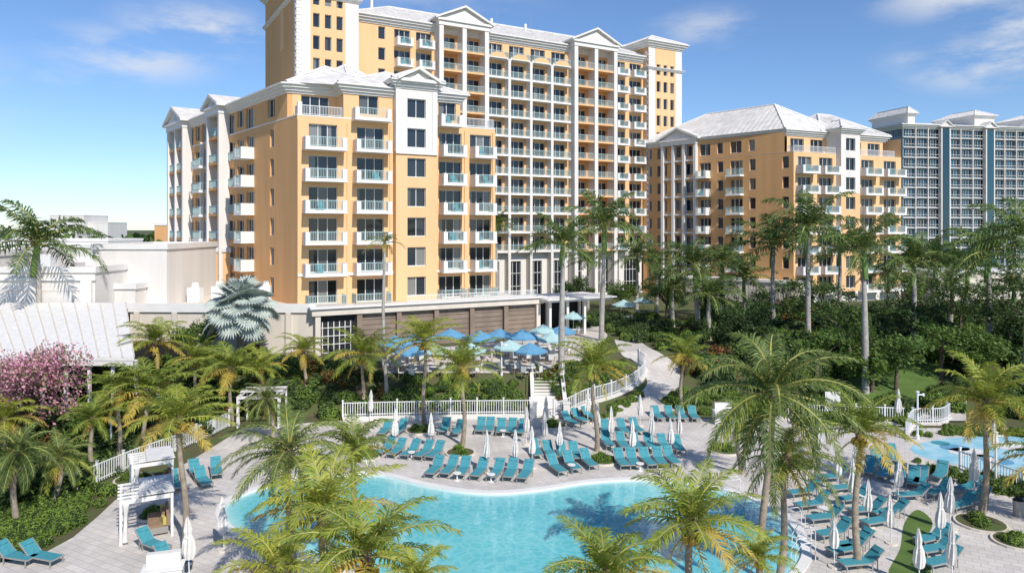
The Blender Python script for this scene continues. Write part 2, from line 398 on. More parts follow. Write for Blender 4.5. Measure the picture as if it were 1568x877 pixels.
def balcony(mb,fr,u0,u1,z,dep=1.5,n=0,pier=.45,mat=None,slab=None):
    mat=mat or sea; slab=slab or trim
    mb.fb(fr,u0,u1,n+.003,n+dep,z-.24,z+.02,slab)
    mb.fb(fr,u0-.06,u1+.06,n+.003,n+dep+.07,z-.32,z-.242,trim)
    if pier>0:
        for x0,x1 in ((u0,u0+.16),(u1-.16,u1)):
            mb.fb(fr,x0,x1,n+.004,n+dep-.002,z+.022,z+1.02,trim)
        mb.fb(fr,u0+.162,u0+pier,n+dep-.16,n+dep-.004,z+.022,z+1.0,trim)
        mb.fb(fr,u1-pier,u1-.162,n+dep-.16,n+dep-.004,z+.022,z+1.0,trim)
        rail(mb,fr,u0+pier+.01,u1-pier-.01,n,n+dep-.03,z+.022,mat,sides=False)
        if R.random()<.55:
            cx=(u0+u1)/2+R.uniform(-.6,.6); mb.fb(fr,cx-.3,cx+.3,n+.5,n+1.0,z+.03,z+.45,teal); mb.fb(fr,cx-.3,cx+.3,n+.42,n+.5,z+.03,z+.9,teal)
    else: rail(mb,fr,u0+.02,u1-.02,n,n+dep-.03,z+.022,mat)
def facade(mb,p0,p1,bays,z0,nf,fh,wall,n=0,skip=()):
    fr=frame_of(p0,p1); tot=sum(b[0] for b in bays); Lf=(Vector(p1[:2])-Vector(p0[:2])).length; k=Lf/tot
    u=0
    for w_,ty,*ex in bays:
        w_=w_*k; wl=ex[0] if ex else wall
        for i in range(nf):
            z=z0+i*fh; a,b=u,u+w_
            if ty=='X': mb.fq(fr,[(a,n,z),(b,n,z),(b,n,z+fh),(a,n,z+fh)],wl)
            elif ty=='N': cell(mb,fr,a,b,z,z+fh,min(1.1,w_*.6),1.9,.6,wl,n,0)
            elif ty=='W': cell(mb,fr,a,b,z,z+fh,min(2.1,w_*.7),2.05,.5,wl,n,1)
            elif ty=='D': cell(mb,fr,a,b,z,z+fh,min(2.9,w_*.75),2.35,.05,wl,n,2)
            elif ty=='K': cell(mb,fr,a,b,z,z+fh,w_*.86,2.5,.1,wl,n,3)
            elif ty=='J':
                cell(mb,fr,a,b,z,z+fh,min(2.6,w_*.7),2.3,.05,wl,n,1); rail(mb,fr,a+w_*.14,b-w_*.14,n,n+.22,z+.05,sea)
            elif ty in 'BC':
                cell(mb,fr,a,b,z,z+fh,min(2.9,w_*.72),2.4,.05,wl,n,2)
                if i in skip: continue
                if ty=='B': balcony(mb,fr,a+.5,b-.5,z,1.5,n)
                else: balcony(mb,fr,a+.25,b-.25,z,1.25,n,pier=0)
        u+=w_
    return fr
def wallq(mb,a,b,z0,z1,m): mb.face([(a[0],a[1],z0),(b[0],b[1],z0),(b[0],b[1],z1),(a[0],a[1],z1)],m)
def cornice(mb,poly,z,m=None,s=1.0):
    m=m or trim
    mb.prism(offs(poly,.12*s),z-.55*s,z-.3*s,m); mb.prism(offs(poly,.35*s),z-.3*s+.001,z,m); mb.prism(offs(poly,.62*s),z+.001,z+.28*s,m); mb.prism(offs(poly,.85*s),z+.28*s+.001,z+.45*s,m)
def hip(mb,q,z,rise,m=None,over=.75):
    m=m or roofm; q=offs(q,over); q=[Vector((p[0],p[1],z)) for p in q]
    if (q[1]-q[0]).length<(q[2]-q[1]).length: q=q[1:]+q[:1]
    m0=(q[0]+q[3])/2; m1=(q[1]+q[2])/2; ax=(m1-m0); wd=((q[0]-q[3]).length+(q[1]-q[2]).length)/4; ax.normalize()
    wd=min(wd,(m1-m0).length*.5)
    r0=m0+ax*wd*.95; r1=m1-ax*wd*.95; r0.z=r1.z=z+rise
    mb.face([q[0],q[1],r1,r0],m); mb.face([q[2],q[3],r0,r1],m); mb.face([q[1],q[2],r1],m); mb.face([q[3],q[0],r0],m)
    for (a,b,c_,d_) in ((q[0],q[1],r0,r1),(q[3],q[2],r0,r1)):
        Ln=(b-a).length; k=int(Ln/.9)
        for i in range(1,k):
            t=i/k; p=a.lerp(b,t); s0=(c_-a).dot(b-a)/Ln/Ln; s1=(d_-a).dot(b-a)/Ln/Ln
            if t<s0: f=t/s0; e=a.lerp(c_,f)
            elif t>s1: f=(1-t)/(1-s1); e=b.lerp(d_,f)
            else: e=c_.lerp(d_,(t-s0)/max(1e-4,s1-s0))
            mb.tube([p+Vector((0,0,.02)),e+Vector((0,0,.02))],[.06,.06],m,3,False)
    for a,b in ((r0,r1),(q[0],r0),(q[3],r0),(q[1],r1),(q[2],r1)):
        mb.tube([a+Vector((0,0,.06)),b+Vector((0,0,.06))],[.13,.13],trim,5)
    mb.face([q[3]-Vector((0,0,.02)),q[2]-Vector((0,0,.02)),q[1]-Vector((0,0,.02)),q[0]-Vector((0,0,.02))],m)
def gable(mb,fr,u0,u1,n0,n1,z,rise,wall):
    """triangular pediment, front at n1, running back to n0"""
    uc=(u0+u1)/2; o,u,n=fr
    mb.fb(fr,u0-.35,u1+.35,n0,n1+.35,z,z+.35,trim); z+=.352
    mb.fq(fr,[(u0,n1,z),(u1,n1,z),(uc,n1,z+rise)],wall)
    rm=min(.45,rise*.25)
    c=(o.x+u.x*uc+n.x*(n1+.05),o.y+u.y*uc+n.y*(n1+.05),z+rise*.36)
    mb.face([(c[0]+u.x*rm*math.cos(a),c[1]+u.y*rm*math.cos(a),c[2]+rm*math.sin(a)) for a in [i*math.pi/7 for i in range(14)]],trim)
    ov=.75
    for s,e in ((u0-ov,uc),(u1+ov,uc)):
        zo=z-rise*ov/((u1-u0)/2)*0.6
        P=[]
        for dz in (0,.32):
            for (x,nn,zz) in ((s,n1+.5,zo),(e,n1+.5,z+rise),(e,n0,z+rise),(s,n0,zo)):
                P.append((o.x+u.x*x+n.x*nn,o.y+u.y*x+n.y*nn,zz+dz))
        mb.hexa(P,trim)
        Q=[(p[0],p[1],p[2]+.006) for p in P[4:]]
        mb.face(Q,roofm)
def portico(mb,fr,u0,u1,n,dep,z0,z1,fh,nb,zf,wall=None,bal=True,g=1,cw=.75,back=5,slab=None):
    wall=wall or trim; slab=slab or peach
    for i in range(nb+1):
        x=u0+(u1-u0-cw)*i/nb
        mb.fb(fr,x,x+cw,n+.002,n+dep,z0,z1,wall)
    z=zf
    while z<z1-1:
        for i in range(nb):
            x=u0+(u1-u0-cw)*i/nb+cw; y=u0+(u1-u0-cw)*(i+1)/nb
            mb.fb(fr,x+.002,y-.002,n+.003,n+dep-.2,z-.3,z+.02,slab)
            if bal: rail(mb,fr,x+.01,y-.01,n,n+dep-.22,z+.022,sea,sides=False)
        z+=fh
    mb.fb(fr,u0-.1,u1+.1,n+.001,n+dep+.1,z1,z1+.7,trim)
    if g: gable(mb,fr,u0,u1,n-back,n+dep,z1+.7,(u1-u0)*.24,white)
def quoins(mb,fr,u,n,z0,z1,w_=.55):
    z=z0; i=0
    while z<z1-.5:
        ww=w_ if i%2 else w_*1.5
        mb.fb(fr,u,u+ww,n+.002,n+.06,z,z+.42,trim); z+=.5;i+=1

FH=3.2
# ---- left wing
U=Vector((.88,.474)).normalized(); V=Vector((-U.y,U.x))
A=Vector((-21.7,72.6)); Rr=A+U*22.4; D_=Vector((-50.8,108.0)); Wd=(D_-A).normalized()
mb=MB(); Z0=7.25
Rb=Rr+V*16; Db=D_+U*16
fr=facade(mb,A,Rr,[(5.2,'B'),(4.8,'B'),(4.9,'X',white),(3.8,'B'),(3.7,'B')],Z0,6,FH,peach,skip=(0,))
for a,b in ((.8,4.6),(5.6,9.4),(15.2,18.2),(19,22)): rail(mb,fr,a,b,0,1.6,Z0+.02,sea,sides=True)
T0=A+U*10.1-V*.9; T1=A+U*14.8-V*.9
frT=facade(mb,T0,T1,[(4.7,'W',peach)],Z0,5,FH,peach); facade(mb,T0,T1,[(4.7,'W',white)],Z0+5*FH,2,FH,white)
zt=Z0+7*FH+.55
wallq(mb,T0,T1,Z0+7*FH,zt,white)
wallq(mb,T0+V*5,T0,Z0,Z0+5*FH,peach); wallq(mb,T1,T1+V*5,Z0,Z0+5*FH,peach); wallq(mb,T0+V*5,T0,Z0+5*FH,zt,white); wallq(mb,T1,T1+V*5,Z0+5*FH,zt,white)
mb.fb(frT,-.03,.55,.002,.1,Z0+5*FH,zt-.3,trim); mb.fb(frT,4.15,4.73,.002,.1,Z0+5*FH,zt-.3,trim); mb.fb(frT,-.04,4.74,.101,.18,Z0+5*FH-.25,Z0+5*FH,trim)
tp=[T0,T1,T1+V*6,T0+V*6]
cornice(mb,tp,zt+.3,s=.9); hip(mb,tp,zt+.74,1.5)
gable(mb,frT,.7,4.0,-3,.45,zt+.5,1.0,white)
for uu in (0,5.05,9.7,14.9,18.5,22.05):
    mb.fb(fr,uu,uu+.35,.002,.14,Z0,Z0+6*FH-.4,peach)
mb.fb(fr,0,10.05,.143,.25,Z0+FH-.3,Z0+FH-.02,trim); mb.fb(fr,14.85,22.4,.143,.25,Z0+FH-.3,Z0+FH-.02,trim)
wallq(mb,Rr,Rb,Z0,Z0+6*FH,peach); wallq(mb,Rb,Db,Z0,Z0+6*FH,peach); wallq(mb,Db,D_,3,Z0+6*FH,peach)
Ls=(A-D_).length
sb_=[(3.2,'J'),(3.6,'J'),(3.6,'J'),(3.2,'J'),(3.4,'C'),(3.6,'J'),(3.2,'J'),(3.6,'J'),(3.2,'J'),(3.4,'B'),(2.6,'X'),(4.4,'N'),(4.6,'X')]
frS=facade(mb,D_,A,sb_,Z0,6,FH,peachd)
wallq(mb,D_,A,2.6,Z0,peachd)
poly6=[A,Rr,Rb,Db,D_]
mb.prism(offs(poly6,.02),Z0+6*FH-.01,Z0+6*FH+.12,trim,cream)
ZT=Z0+6*FH+.12; FT=2.95
a0=A+V*2.4; a1=A+U*4.7+V*2.4; a2=A+U*4.7; a3=A+U*18; a4=A+U*18+V*14
facade(mb,a0,a1,[(4.7,'D')],ZT,1,FT,peach); facade(mb,a2,A+U*10.1,[(5.4,'W')],ZT,1,FT,peach); facade(mb,A+U*14.8,a3,[(3.2,'W')],ZT,1,FT,peach)
wallq(mb,a1,a2,ZT,ZT+FT,peach); wallq(mb,a3,a4,ZT,ZT+FT,peach)
dS=D_; aS=A+Wd*2.6
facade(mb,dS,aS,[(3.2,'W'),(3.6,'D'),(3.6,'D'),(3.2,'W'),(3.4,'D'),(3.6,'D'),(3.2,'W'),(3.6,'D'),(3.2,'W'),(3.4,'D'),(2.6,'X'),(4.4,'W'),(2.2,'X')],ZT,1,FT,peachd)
wallq(mb,aS,a0,ZT,ZT+FT,peachd)
rail(mb,fr,.1,4.6,-1.8,-.05,ZT,alu); rail(mb,fr,18.2,22.3,-1.8,-.05,ZT,alu)
mb.fb(fr,.05,.5,-.5,-.06,ZT,ZT+1.3,trim)
balcony(mb,fr,5.6,9.5,ZT,1.3,0); balcony(mb,fr,15.2,17.8,ZT,1.3,0)
zc=ZT+FT
pl=[a0,a1,a2,a3,a4,Db,D_,aS]
cornice(mb,pl,zc+.1)
hip(mb,[a0,A+U*9.8+V*.6,A+U*9.8+V*12,a0+V*10],zc+.55,2.6)
hip(mb,[a2+V*.1,a3,a4,a2+V*13],zc+.553,3.0)
hip(mb,[D_,aS+U*.3,aS+U*13,Db],zc+.556,3.6)
hip(mb,[A+U*2.5+Wd*11,A+U*6+V*2,A+U*15+V*8,A+U*10+V*18],zc+.56,4.0)
portico(mb,frS,1.2,9.4,0,1.3,Z0-3,zc-.4,FH,2,Z0,wall=white,bal=True,cw=.5,back=4,slab=peachd)
portico(mb,frS,20.0,25.2,0,1.3,Z0-3,zc-.4,FH,1,Z0,wall=white,bal=True,cw=.5,back=4,slab=peachd)
mb.fb(frS,14.6,14.9,.002,.5,Z0-3,ZT,white)
hotel=empty('hotel_building')
place(mb.mesh('hotel_wing'),'wing_walls_roof_balconies',parent=hotel)

# ---- main slab tower
mb=MB(); S0=Vector((-31.3,103.0)); SU=Vector((.866,.5)); SV=Vector((-.5,.866))
P=lambda t,b=0: S0+SU*t+SV*b
ZB=11.3; NF=11; ZE=ZB+NF*FH
frM=frame_of(P(0),P(10))
facade(mb,P(9.1),P(21.9),[(2.6,'X'),(3.0,'N'),(3.6,'B'),(3.6,'B')],ZB,NF,FH,peach)
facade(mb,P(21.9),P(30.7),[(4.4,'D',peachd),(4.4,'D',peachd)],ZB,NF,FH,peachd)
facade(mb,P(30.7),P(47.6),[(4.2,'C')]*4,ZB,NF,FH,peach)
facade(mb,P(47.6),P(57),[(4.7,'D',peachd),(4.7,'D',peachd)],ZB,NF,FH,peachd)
facade(mb,P(57),P(64.7),[(3.8,'B'),(3.8,'B')],ZB,NF,FH,peach)
for i in range(5):
    x=30.7+i*16.9/4
    if 0<i<4: mb.fb(frM,x-.25,x+.25,.004,1.35,ZB-8,ZE-3.4,white)
for i in range(4):
    x=30.7+(i+.5)*16.9/4; o,u,n_=frM; z=ZE-3.3
    pts=[(x+1.5*math.cos(a),1.36,z+.9*math.sin(a)) for a in [k*math.pi/8 for k in range(9)]]
    mb.fq(frM,pts,peach)
    for k in range(8):
        a,b=pts[k],pts[k+1]; mb.fq(frM,[a,b,(b[0],0.01,b[2]),(a[0],0.01,a[2])],trim)
    mb.fb(frM,x-1.6,x+1.6,1.0,1.45,z-.15,z-.001,trim)
portico(mb,frM,21.9,30.7,0,2.0,ZB-8,ZE+.4,FH,2,ZB,wall=white)
portico(mb,frM,47.6,57,0,2.0,ZB-8,ZE+.4,FH,2,ZB,wall=white)
u=9.1
while u<64:
    cell(mb,frM,u,u+4.2,3.0,ZB,3.0,6.2,.3,white,0,3,); u+=4.2
for z in (5.2,7.4): mb.fb(frM,9.1,64,-.25,-.15,z,z+.08,trim)
DP=18
slab=[P(9.1),P(64.7),P(64.7,DP),P(9.1,DP)]
wallq(mb,P(64.7,DP),P(9.1,DP),3,ZE,peach)
cornice(mb,slab,ZE+.2,s=1.2); hip(mb,slab,ZE+.75,4.6)
for t in (14,36,43,61): # roof vents and aerials
    p=P(t,7); mb.tube([(p.x,p.y,ZE+3.2),(p.x,p.y,ZE+5.6)],[.25,.25],alu,8); mb.tube([(p.x+1,p.y,ZE+4),(p.x+1,p.y,ZE+7.5)],[.04,.03],frame,5)
def tower(t0,t1,f,dp,ztop,rows,cols,zw0,side):
    q=[P(t0,-f),P(t1,-f),P(t1,dp),P(t0,dp)]
    frt=frame_of(q[0],q[1]); w_=t1-t0
    e=(w_-cols*1.7)/2
    wallq(mb,q[0],q[1],3,zw0,peach)
    nf=int((ztop-zw0)/FH)
    u=e
    mb.fq(frt,[(0,0,zw0),(e,0,zw0),(e,0,ztop),(0,0,ztop)],white); mb.fq(frt,[(w_-e,0,zw0),(w_,0,zw0),(w_,0,ztop),(w_-e,0,ztop)],white)
    for c in range(cols):
        for i in range(nf): cell(mb,frt,u,u+1.7,zw0+i*FH,zw0+(i+1)*FH,.95,2.0,.6,peach,0,0)
        u+=1.7
    mb.fq(frt,[(e,0,zw0+nf*FH),(w_-e,0,zw0+nf*FH),(w_-e,0,ztop),(e,0,ztop)],peach)
    quoins(mb,frt,.02,0,zw0,ztop-1,.5)
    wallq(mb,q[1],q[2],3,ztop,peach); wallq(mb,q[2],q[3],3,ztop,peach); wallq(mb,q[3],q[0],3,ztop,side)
    frs=frame_of(q[3],q[0]); Ld=(q[0]-q[3]).length
    quoins(mb,frs,Ld-1.0,0,zw0,ztop-1,.55)
    mb.fb(frs,Ld*.55,Ld*.55+2.2,.003,.12,ztop-11,ztop-4,peach)
    cornice(mb,q,ztop,s=1.2); cornice(mb,offs(q,.05),ztop-4.6,s=.5); hip(mb,q,ztop+.55,2.2)
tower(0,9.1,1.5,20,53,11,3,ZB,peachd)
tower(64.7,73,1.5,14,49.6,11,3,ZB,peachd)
place(mb.mesh('hotel_main'),'tower_walls_roof_balconies',parent=hotel)

# ---- right wing
mb=MB(); A2=Vector((44.5,113.5)); B2=Vector((24.7,135)); C2=Vector((66.9,123.5)); u2=(C2-A2).normalized(); w2=(B2-A2).normalized()
Z2=4.8
fr2=facade(mb,A2,C2,[(4.6,'B'),(4.4,'B'),(4.6,'W',white),(5,'B'),(5.5,'B')],Z2,7,FH,peach)
T0=A2+u2*9.3+Vector((u2.y,-u2.x))*.9; T1=A2+u2*13.6+Vector((u2.y,-u2.x))*.9; v2=Vector((-u2.y,u2.x))
facade(mb,T0,T1,[(4.5,'W',peach)],Z2,5,FH,peach); facade(mb,T0,T1,[(4.5,'W',white)],Z2+5*FH,3,FH,white)
wallq(mb,T0,T1,Z2+8*FH,Z2+8*FH+.4,white)
wallq(mb,T0+v2*5,T0,Z2,Z2+8*FH+.4,white); wallq(mb,T1,T1+v2*5,Z2,Z2+8*FH+.4,white)
tq=[T0,T1,T1+v2*6,T0+v2*6]; cornice(mb,tq,Z2+8*FH+.5,s=.9); hip(mb,tq,Z2+8*FH+.93,1.6)
facade(mb,A2+v2*2+u2*.6,A2+v2*2+u2*9.3,[(4,'D'),(4,'D')],Z2+7*FH,1,FH,peach)
facade(mb,A2+v2*2+u2*13.6,C2+v2*2-u2*2,[(4,'D'),(4,'D')],Z2+7*FH,1,FH,peach)
rail(mb,fr2,.2,9.2,-1.5,-.05,Z2+7*FH,alu); rail(mb,fr2,13.8,23,-1.5,-.05,Z2+7*FH,alu)
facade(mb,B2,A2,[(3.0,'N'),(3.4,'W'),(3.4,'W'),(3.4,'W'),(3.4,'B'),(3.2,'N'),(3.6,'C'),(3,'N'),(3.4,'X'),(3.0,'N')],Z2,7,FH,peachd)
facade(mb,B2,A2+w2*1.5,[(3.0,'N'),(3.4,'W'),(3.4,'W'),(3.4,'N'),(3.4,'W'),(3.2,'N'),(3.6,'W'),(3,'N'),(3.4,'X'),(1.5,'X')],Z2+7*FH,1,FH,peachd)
frw=frame_of(B2,A2)
portico(mb,frw,4.5,11.8,0,.8,Z2,Z2+8*FH-.5,FH,3,Z2,wall=white,bal=False,cw=.5,back=4,slab=white)
C2b=C2+v2*16; B2b=B2+u2*16
wallq(mb,A2,C2,2.6,Z2,white); wallq(mb,B2,A2,2.6,Z2,peachd); wallq(mb,C2,C2b,2.6,Z2+8*FH,peach); wallq(mb,C2b,B2b,2.6,Z2+8*FH,peach)
p2=[A2,C2,C2b,B2b,B2]
mb.prism(offs(p2,.02),Z2+7*FH-.01,Z2+7*FH+.02,trim)
p2u=[A2+v2*2+u2*.3,C2+v2*2-u2*1.5,C2b,B2b,B2]
cornice(mb,p2u,Z2+8*FH+.1)
hip(mb,[B2,A2+v2*2,A2+v2*2+u2*12,B2b],Z2+8*FH+.55,5.2); hip(mb,[A2+v2*2+u2*8,C2+v2*2-u2*1.5,C2b,A2+v2*14+u2*8],Z2+8*FH+.553,4.2)
place(mb.mesh('hotel_right'),'garden_wing_walls_roof',parent=hotel)
mb=MB()
q=[Vector((70,118)),Vector((92,124)),Vector((90,134)),Vector((68,128))]; mb.prism(q,2.5,7.5,cream); mb.prism(offs(q,.2),7.501,7.9,trim)
q=[Vector((30,124)),Vector((44,112)),Vector((47,115)),Vector((33,128))]; 
mb.prism(q,2.5,6.4,cream); mb.prism(offs(q,.25),6.401,6.8,trim)
fq_=frame_of(q[0],q[1])
for i in range(5): cell(mb,fq_,1+i*3.4,4.2+i*3.4,2.9,6.3,2.2,2.7,.1,cream,.03,1)
place(mb.mesh('garden_pavilion'),'garden_pavilion')

# ---- distant condo tower on the right
mb=MB(); q=[Vector((124,228)),Vector((205,243)),Vector((200,262)),Vector((119,247))]
GL[0]=glassC; GL[1]=glassA; NC=14; zt_=2.6+NC*FH
frc=facade(mb,q[0],q[1],[(4.5,'K'),(4.5,'K'),(4.5,'K'),(3,'K')]*5,2.6,NC,FH,bluegrey)
frl=facade(mb,q[3],q[0],[(4,'K')]*4,2.6,NC,FH,bluegrey)
GL[0]=glassA; GL[1]=glassB
for i in range(5):
    x=82.4/5*(i+1)-3.2; mb.fb(frc,x,x+2.6,.01,1.3,2.6,zt_-.7,glassC)
    mb.fb(frc,x-.4,x-.01,.01,1.35,2.6,zt_-.2,white); mb.fb(frc,x+2.61,x+3,.01,1.35,2.6,zt_-.2,white)
    gable(mb,frc,x-.6,x+3.2,-3,1.4,zt_,1.6,white)
for k in range(NC+1):
    mb.fb(frc,0,82,.0051,.4,2.3+k*FH,2.48+k*FH,white)
    if k<NC:
        for j in range(5):
            for m_ in range(3):
                x=.4+j*16.48+m_*4.5; mb.fb(frc,x,x+3.7,.33,.39,3.4+k*FH,3.5+k*FH,white); mb.fb(frc,x+3.9,x+4.15,.0052,.45,2.49+k*FH,2.3+(k+1)*FH-.01,white)
wallq(mb,q[1],q[2],2.6,zt_,white)
cornice(mb,q,zt_+.1,s=1.5); hip(mb,[q[0],q[0]+(q[1]-q[0])*.45,q[3]+(q[2]-q[3])*.45,q[3]],zt_+.8,1.8)
for a,b in ((.02,.1),(.32,.46),(.62,.8)):
    qq=[q[0].lerp(q[1],a),q[0].lerp(q[1],b),q[3].lerp(q[2],b),q[3].lerp(q[2],a)]; qq=offs(qq,-2)
    mb.prism(qq,zt_,zt_+4.2,white); cornice(mb,qq,zt_+4.2); hip(mb,qq,zt_+4.7,2.2)
place(mb.mesh('condominium_building'),'condominium_building')

# ---- restaurant podium
mb=MB(); P1=Vector((-18.8,69)); P2=Vector((2.6,80.4)); pd=[P1,P2,P2+V*14,Vector((-14,100)),Vector((-37,98)),Vector((-37,69.6))]
mb.prism(pd,2.4,Z0-.02,cream,cream)
frp=frame_of(P1,P2); LP=(P2-P1).length
mb.fb(frp,-.6,LP+.6,.01,.9,Z0-.55,Z0+.1,cream); mb.fb(frp,-.8,LP+.8,.01,1.15,Z0+.102,Z0+.26,trim)
for i in range(7):
    x=i*LP/6; mb.fb(frp,x-.25,x+.25,.05,.75,2.5,Z0-.56,taupe if 0<i<6 else cream)
for i in range(6):
    x=i*LP/6
    if i==0:
        mb.fb(frp,x+.3,x+LP/6-.3,.02,.1,2.5,Z0-.56,dark)
        for k in range(6): mb.fb(frp,x+.5+k*.55,x+.58+k*.55,.101,.2,2.5,6.0,trim)
        for k in range(4): mb.fb(frp,x+.4,x+LP/6-.4,.201,.26,3+k*.8,3.07+k*.8,trim)
    else:
        mb.fb(frp,x+.26,x+LP/6-.26,.02,.35,2.5,Z0-.8,taupe)
        for k in range(7): mb.fb(frp,x+.3,x+LP/6-.3,.352,.37,3.0+k*.5,3.03+k*.5,dark)
rail(mb,frp,9,LP,0,.5,Z0+.262,alu,h=.7,sides=False)
frl=frame_of(Vector((-37,69.6)),P1); mb.fb(frl,-.1,18.2,.01,.2,Z0-.3,Z0+.55,trim); 
for k in range(5): mb.fb(frl,.5+k*3.7,1.0+k*3.7,.01,.25,2.4,Z0-.31,cream)
for i in range(4):
    for b in (0,4.5):
        p=P2+U*(1.0+i*2.3)-V*(b-3); mb.box((p.x,p.y,5.0),(.28,.28,4.6),trim,math.atan2(U.y,U.x))
fg=frame_of(P2,P2+U)
mb.fb(fg,.2,9,-3.8,2.4,6.9,7.15,trim); mb.fb(fg,0,9.3,-4.1,2.7,7.151,7.25,trim)
mb.fb(fg,.3,9,-4.2,-4.0,2.5,6.9,dark)
place(mb.mesh('restaurant_building'),'restaurant_building')

# ---- left low white buildings
mb=MB()
def blk(x0,x1,y0,y1,z0,z1,m=white,par=True):
    q=[Vector((x0,y0)),Vector((x1,y0)),Vector((x1,y1)),Vector((x0,y1))]; mb.prism(q,z0,z1,m,flatr)
    if par:
        for (a0_,a1_,b0_,b1_) in ((x0-.15,x1+.15,y0-.15,y0+.2),(x0-.15,x1+.15,y1-.2,y1+.15),(x0-.15,x0+.2,y0+.2,y1-.2),(x1-.2,x1+.15,y0+.2,y1-.2)):
            mb.box(((a0_+a1_)/2,(b0_+b1_)/2,z1+.2),(a1_-a0_,b1_-b0_,.55),trim)
blk(-75,-38.6,66.5,86,2.4,11.0); blk(-60,-50,70,80,11.01,12.4); blk(-42,-34.6,72,84,7.2,13.0); blk(-39.4,-36.6,69.8,71.9,7.2,9.2)
fz=frame_of((-75,66.5),(-38.6,66.5))
for z in (4.4,5.6,6.8,8.0,9.2): mb.fb(fz,0,36.3,.003,.03,z,z+.06,cream)
mb.fb(fz,0,36.5,.004,.2,10.2,10.45,trim); mb.fb(fz,35.2,36.2,.031,.3,2.5,10.19,trim); mb.fb(fz,24,25,.031,.3,2.5,10.19,trim)
for i,(x,y) in enumerate(((-48,74),(-45,78),(-47,82),(-63,74))):
    mb.box((x,y,11.7),(1.8,1.4,1.4),alu); mb.tube([(x,y,12.4),(x,y,12.7)],[.5,.5],frame,10)
place(mb.mesh('ballroom_building'),'ballroom_building')
mb=MB(); blk(-49,-34.5,88,100,2.4,12.2,peach); blk(-80,-49.2,90,110,2.4,10.2,white)
for i in range(6):
    mb.box((-33.5+i*1.7,76+ (i%3)*2,8.0),(1.3,1.1,1.5),alu); mb.tube([(-33.5+i*1.7,76+(i%3)*2,8.6),(-33.5+i*1.7,76+(i%3)*2,9.3)],[.45,.3],alu,8)
place(mb.mesh('service_building'),'service_building')
mb=MB()
c=[Vector((-40,53,5.6)),Vector((-27.6,52.5,5.6)),Vector((-35.5,66,8.2)),Vector((-52,66,8.2))]
mb.hexa([p-Vector((0,0,.25)) for p in c]+c,canvas)
for i in range(15):
    p=c[0].lerp(c[1],i/14); q=c[3].lerp(c[2],i/14)
    mb.tube([p+Vector((0,0,.03)),q+Vector((0,0,.03))],[.05,.05],cream,5)
    if i%2==0: g=hgt(p.x,p.y+.3)-.1; mb.box((p.x,p.y+.3,(g+5.4)/2),(.2,.2,5.4-g),trim)
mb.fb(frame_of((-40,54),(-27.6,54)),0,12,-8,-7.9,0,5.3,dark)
mb.fb(frame_of((-40,52.9),(-27.6,52.4)),0,12.4,0,.06,5.0,5.34,canvas)
place(mb.mesh('awning_pavilion'),'awning_pavilion')

# ---- distant
mb=MB()
blk(-322,-298,500,530,3,24); blk(-298,-284,505,530,3,19); blk(-337,-323,505,520,3,18)
for x0 in (-321,-315,-309,-303):
    for k in range(5): mb.box((x0+2.0,499.9,5.5+k*3.8),(3.6,.4,1.6),dark)
place(mb.mesh('distant_apartment_building'),'distant_apartment_building')
mb=MB(); blk(-140,-72,150,190,3,11.0,white); blk(-120,-90,160,175,11.3,12.2,alu); blk(-190,-150,230,260,3,11,cream); blk(-107,-98,215,225,3,16,peachd); blk(-230,-200,330,350,3,13,white)
place(mb.mesh('distant_warehouse'),'distant_warehouse')

# ------------------------------------------------------------------ vegetation meshes
def frond(mb,base,az,e0,Ln,droop,nl,ll,lw,hang,leaf,plume=.0):
    Nn=9; pts=[Vector(base)]; tg=[]
    bend=R.uniform(-.3,.3)
    for i in range(Nn):
        s=i/Nn; e=e0-droop*(s**1.15); a2=az+bend*s; d=Vector((math.cos(e)*math.cos(a2),math.cos(e)*math.sin(a2),math.sin(e)))
        tg.append(d); pts.append(pts[-1]+d*Ln/Nn)
    tg.append(tg[-1])
    rd=[.035*(1-.85*i/Nn)+.004 for i in range(Nn+1)]
    mb.tube(pts,rd,rach,3,False)
    S=Vector((-math.sin(az),math.cos(az),0))
    for j in range(nl):
        s=.10+.90*(j+R.random()*.6)/nl; f=min(s*Nn,Nn-.001); i=int(f); p=pts[i].lerp(pts[i+1],f-i); T=tg[i]
        Up=S.cross(T); 
        if Up.z<0: Up=-Up
        lf=ll*(math.sin(math.pi*(.12+.83*s))**.55)*R.uniform(.8,1.15)
        for sg in (-1,1):
            if R.random()<.06: continue
            A_=.35+.7*s+R.uniform(-.15,.15)
            d=(S*sg*math.cos(A_)+T*math.sin(A_)+Up*(R.uniform(-plume,plume)+.12)).normalized()
            mid=p+d*lf*.5; d2=(d+Vector((0,0,-hang*R.uniform(.6,1.4)))).normalized(); tip=mid+d2*lf*.5
            wv=T*lw*.5
            b=len(mb.v); mb.v.extend([tuple(p-wv*.6),tuple(p+wv*.6),tuple(mid+wv),tuple(mid-wv),tuple(tip)])
            k=mb.mi(leaf); mb.f.append((b,b+1,b+2,b+3)); mb.f.append((b+3,b+2,b+4)); mb.m+= [k,k]
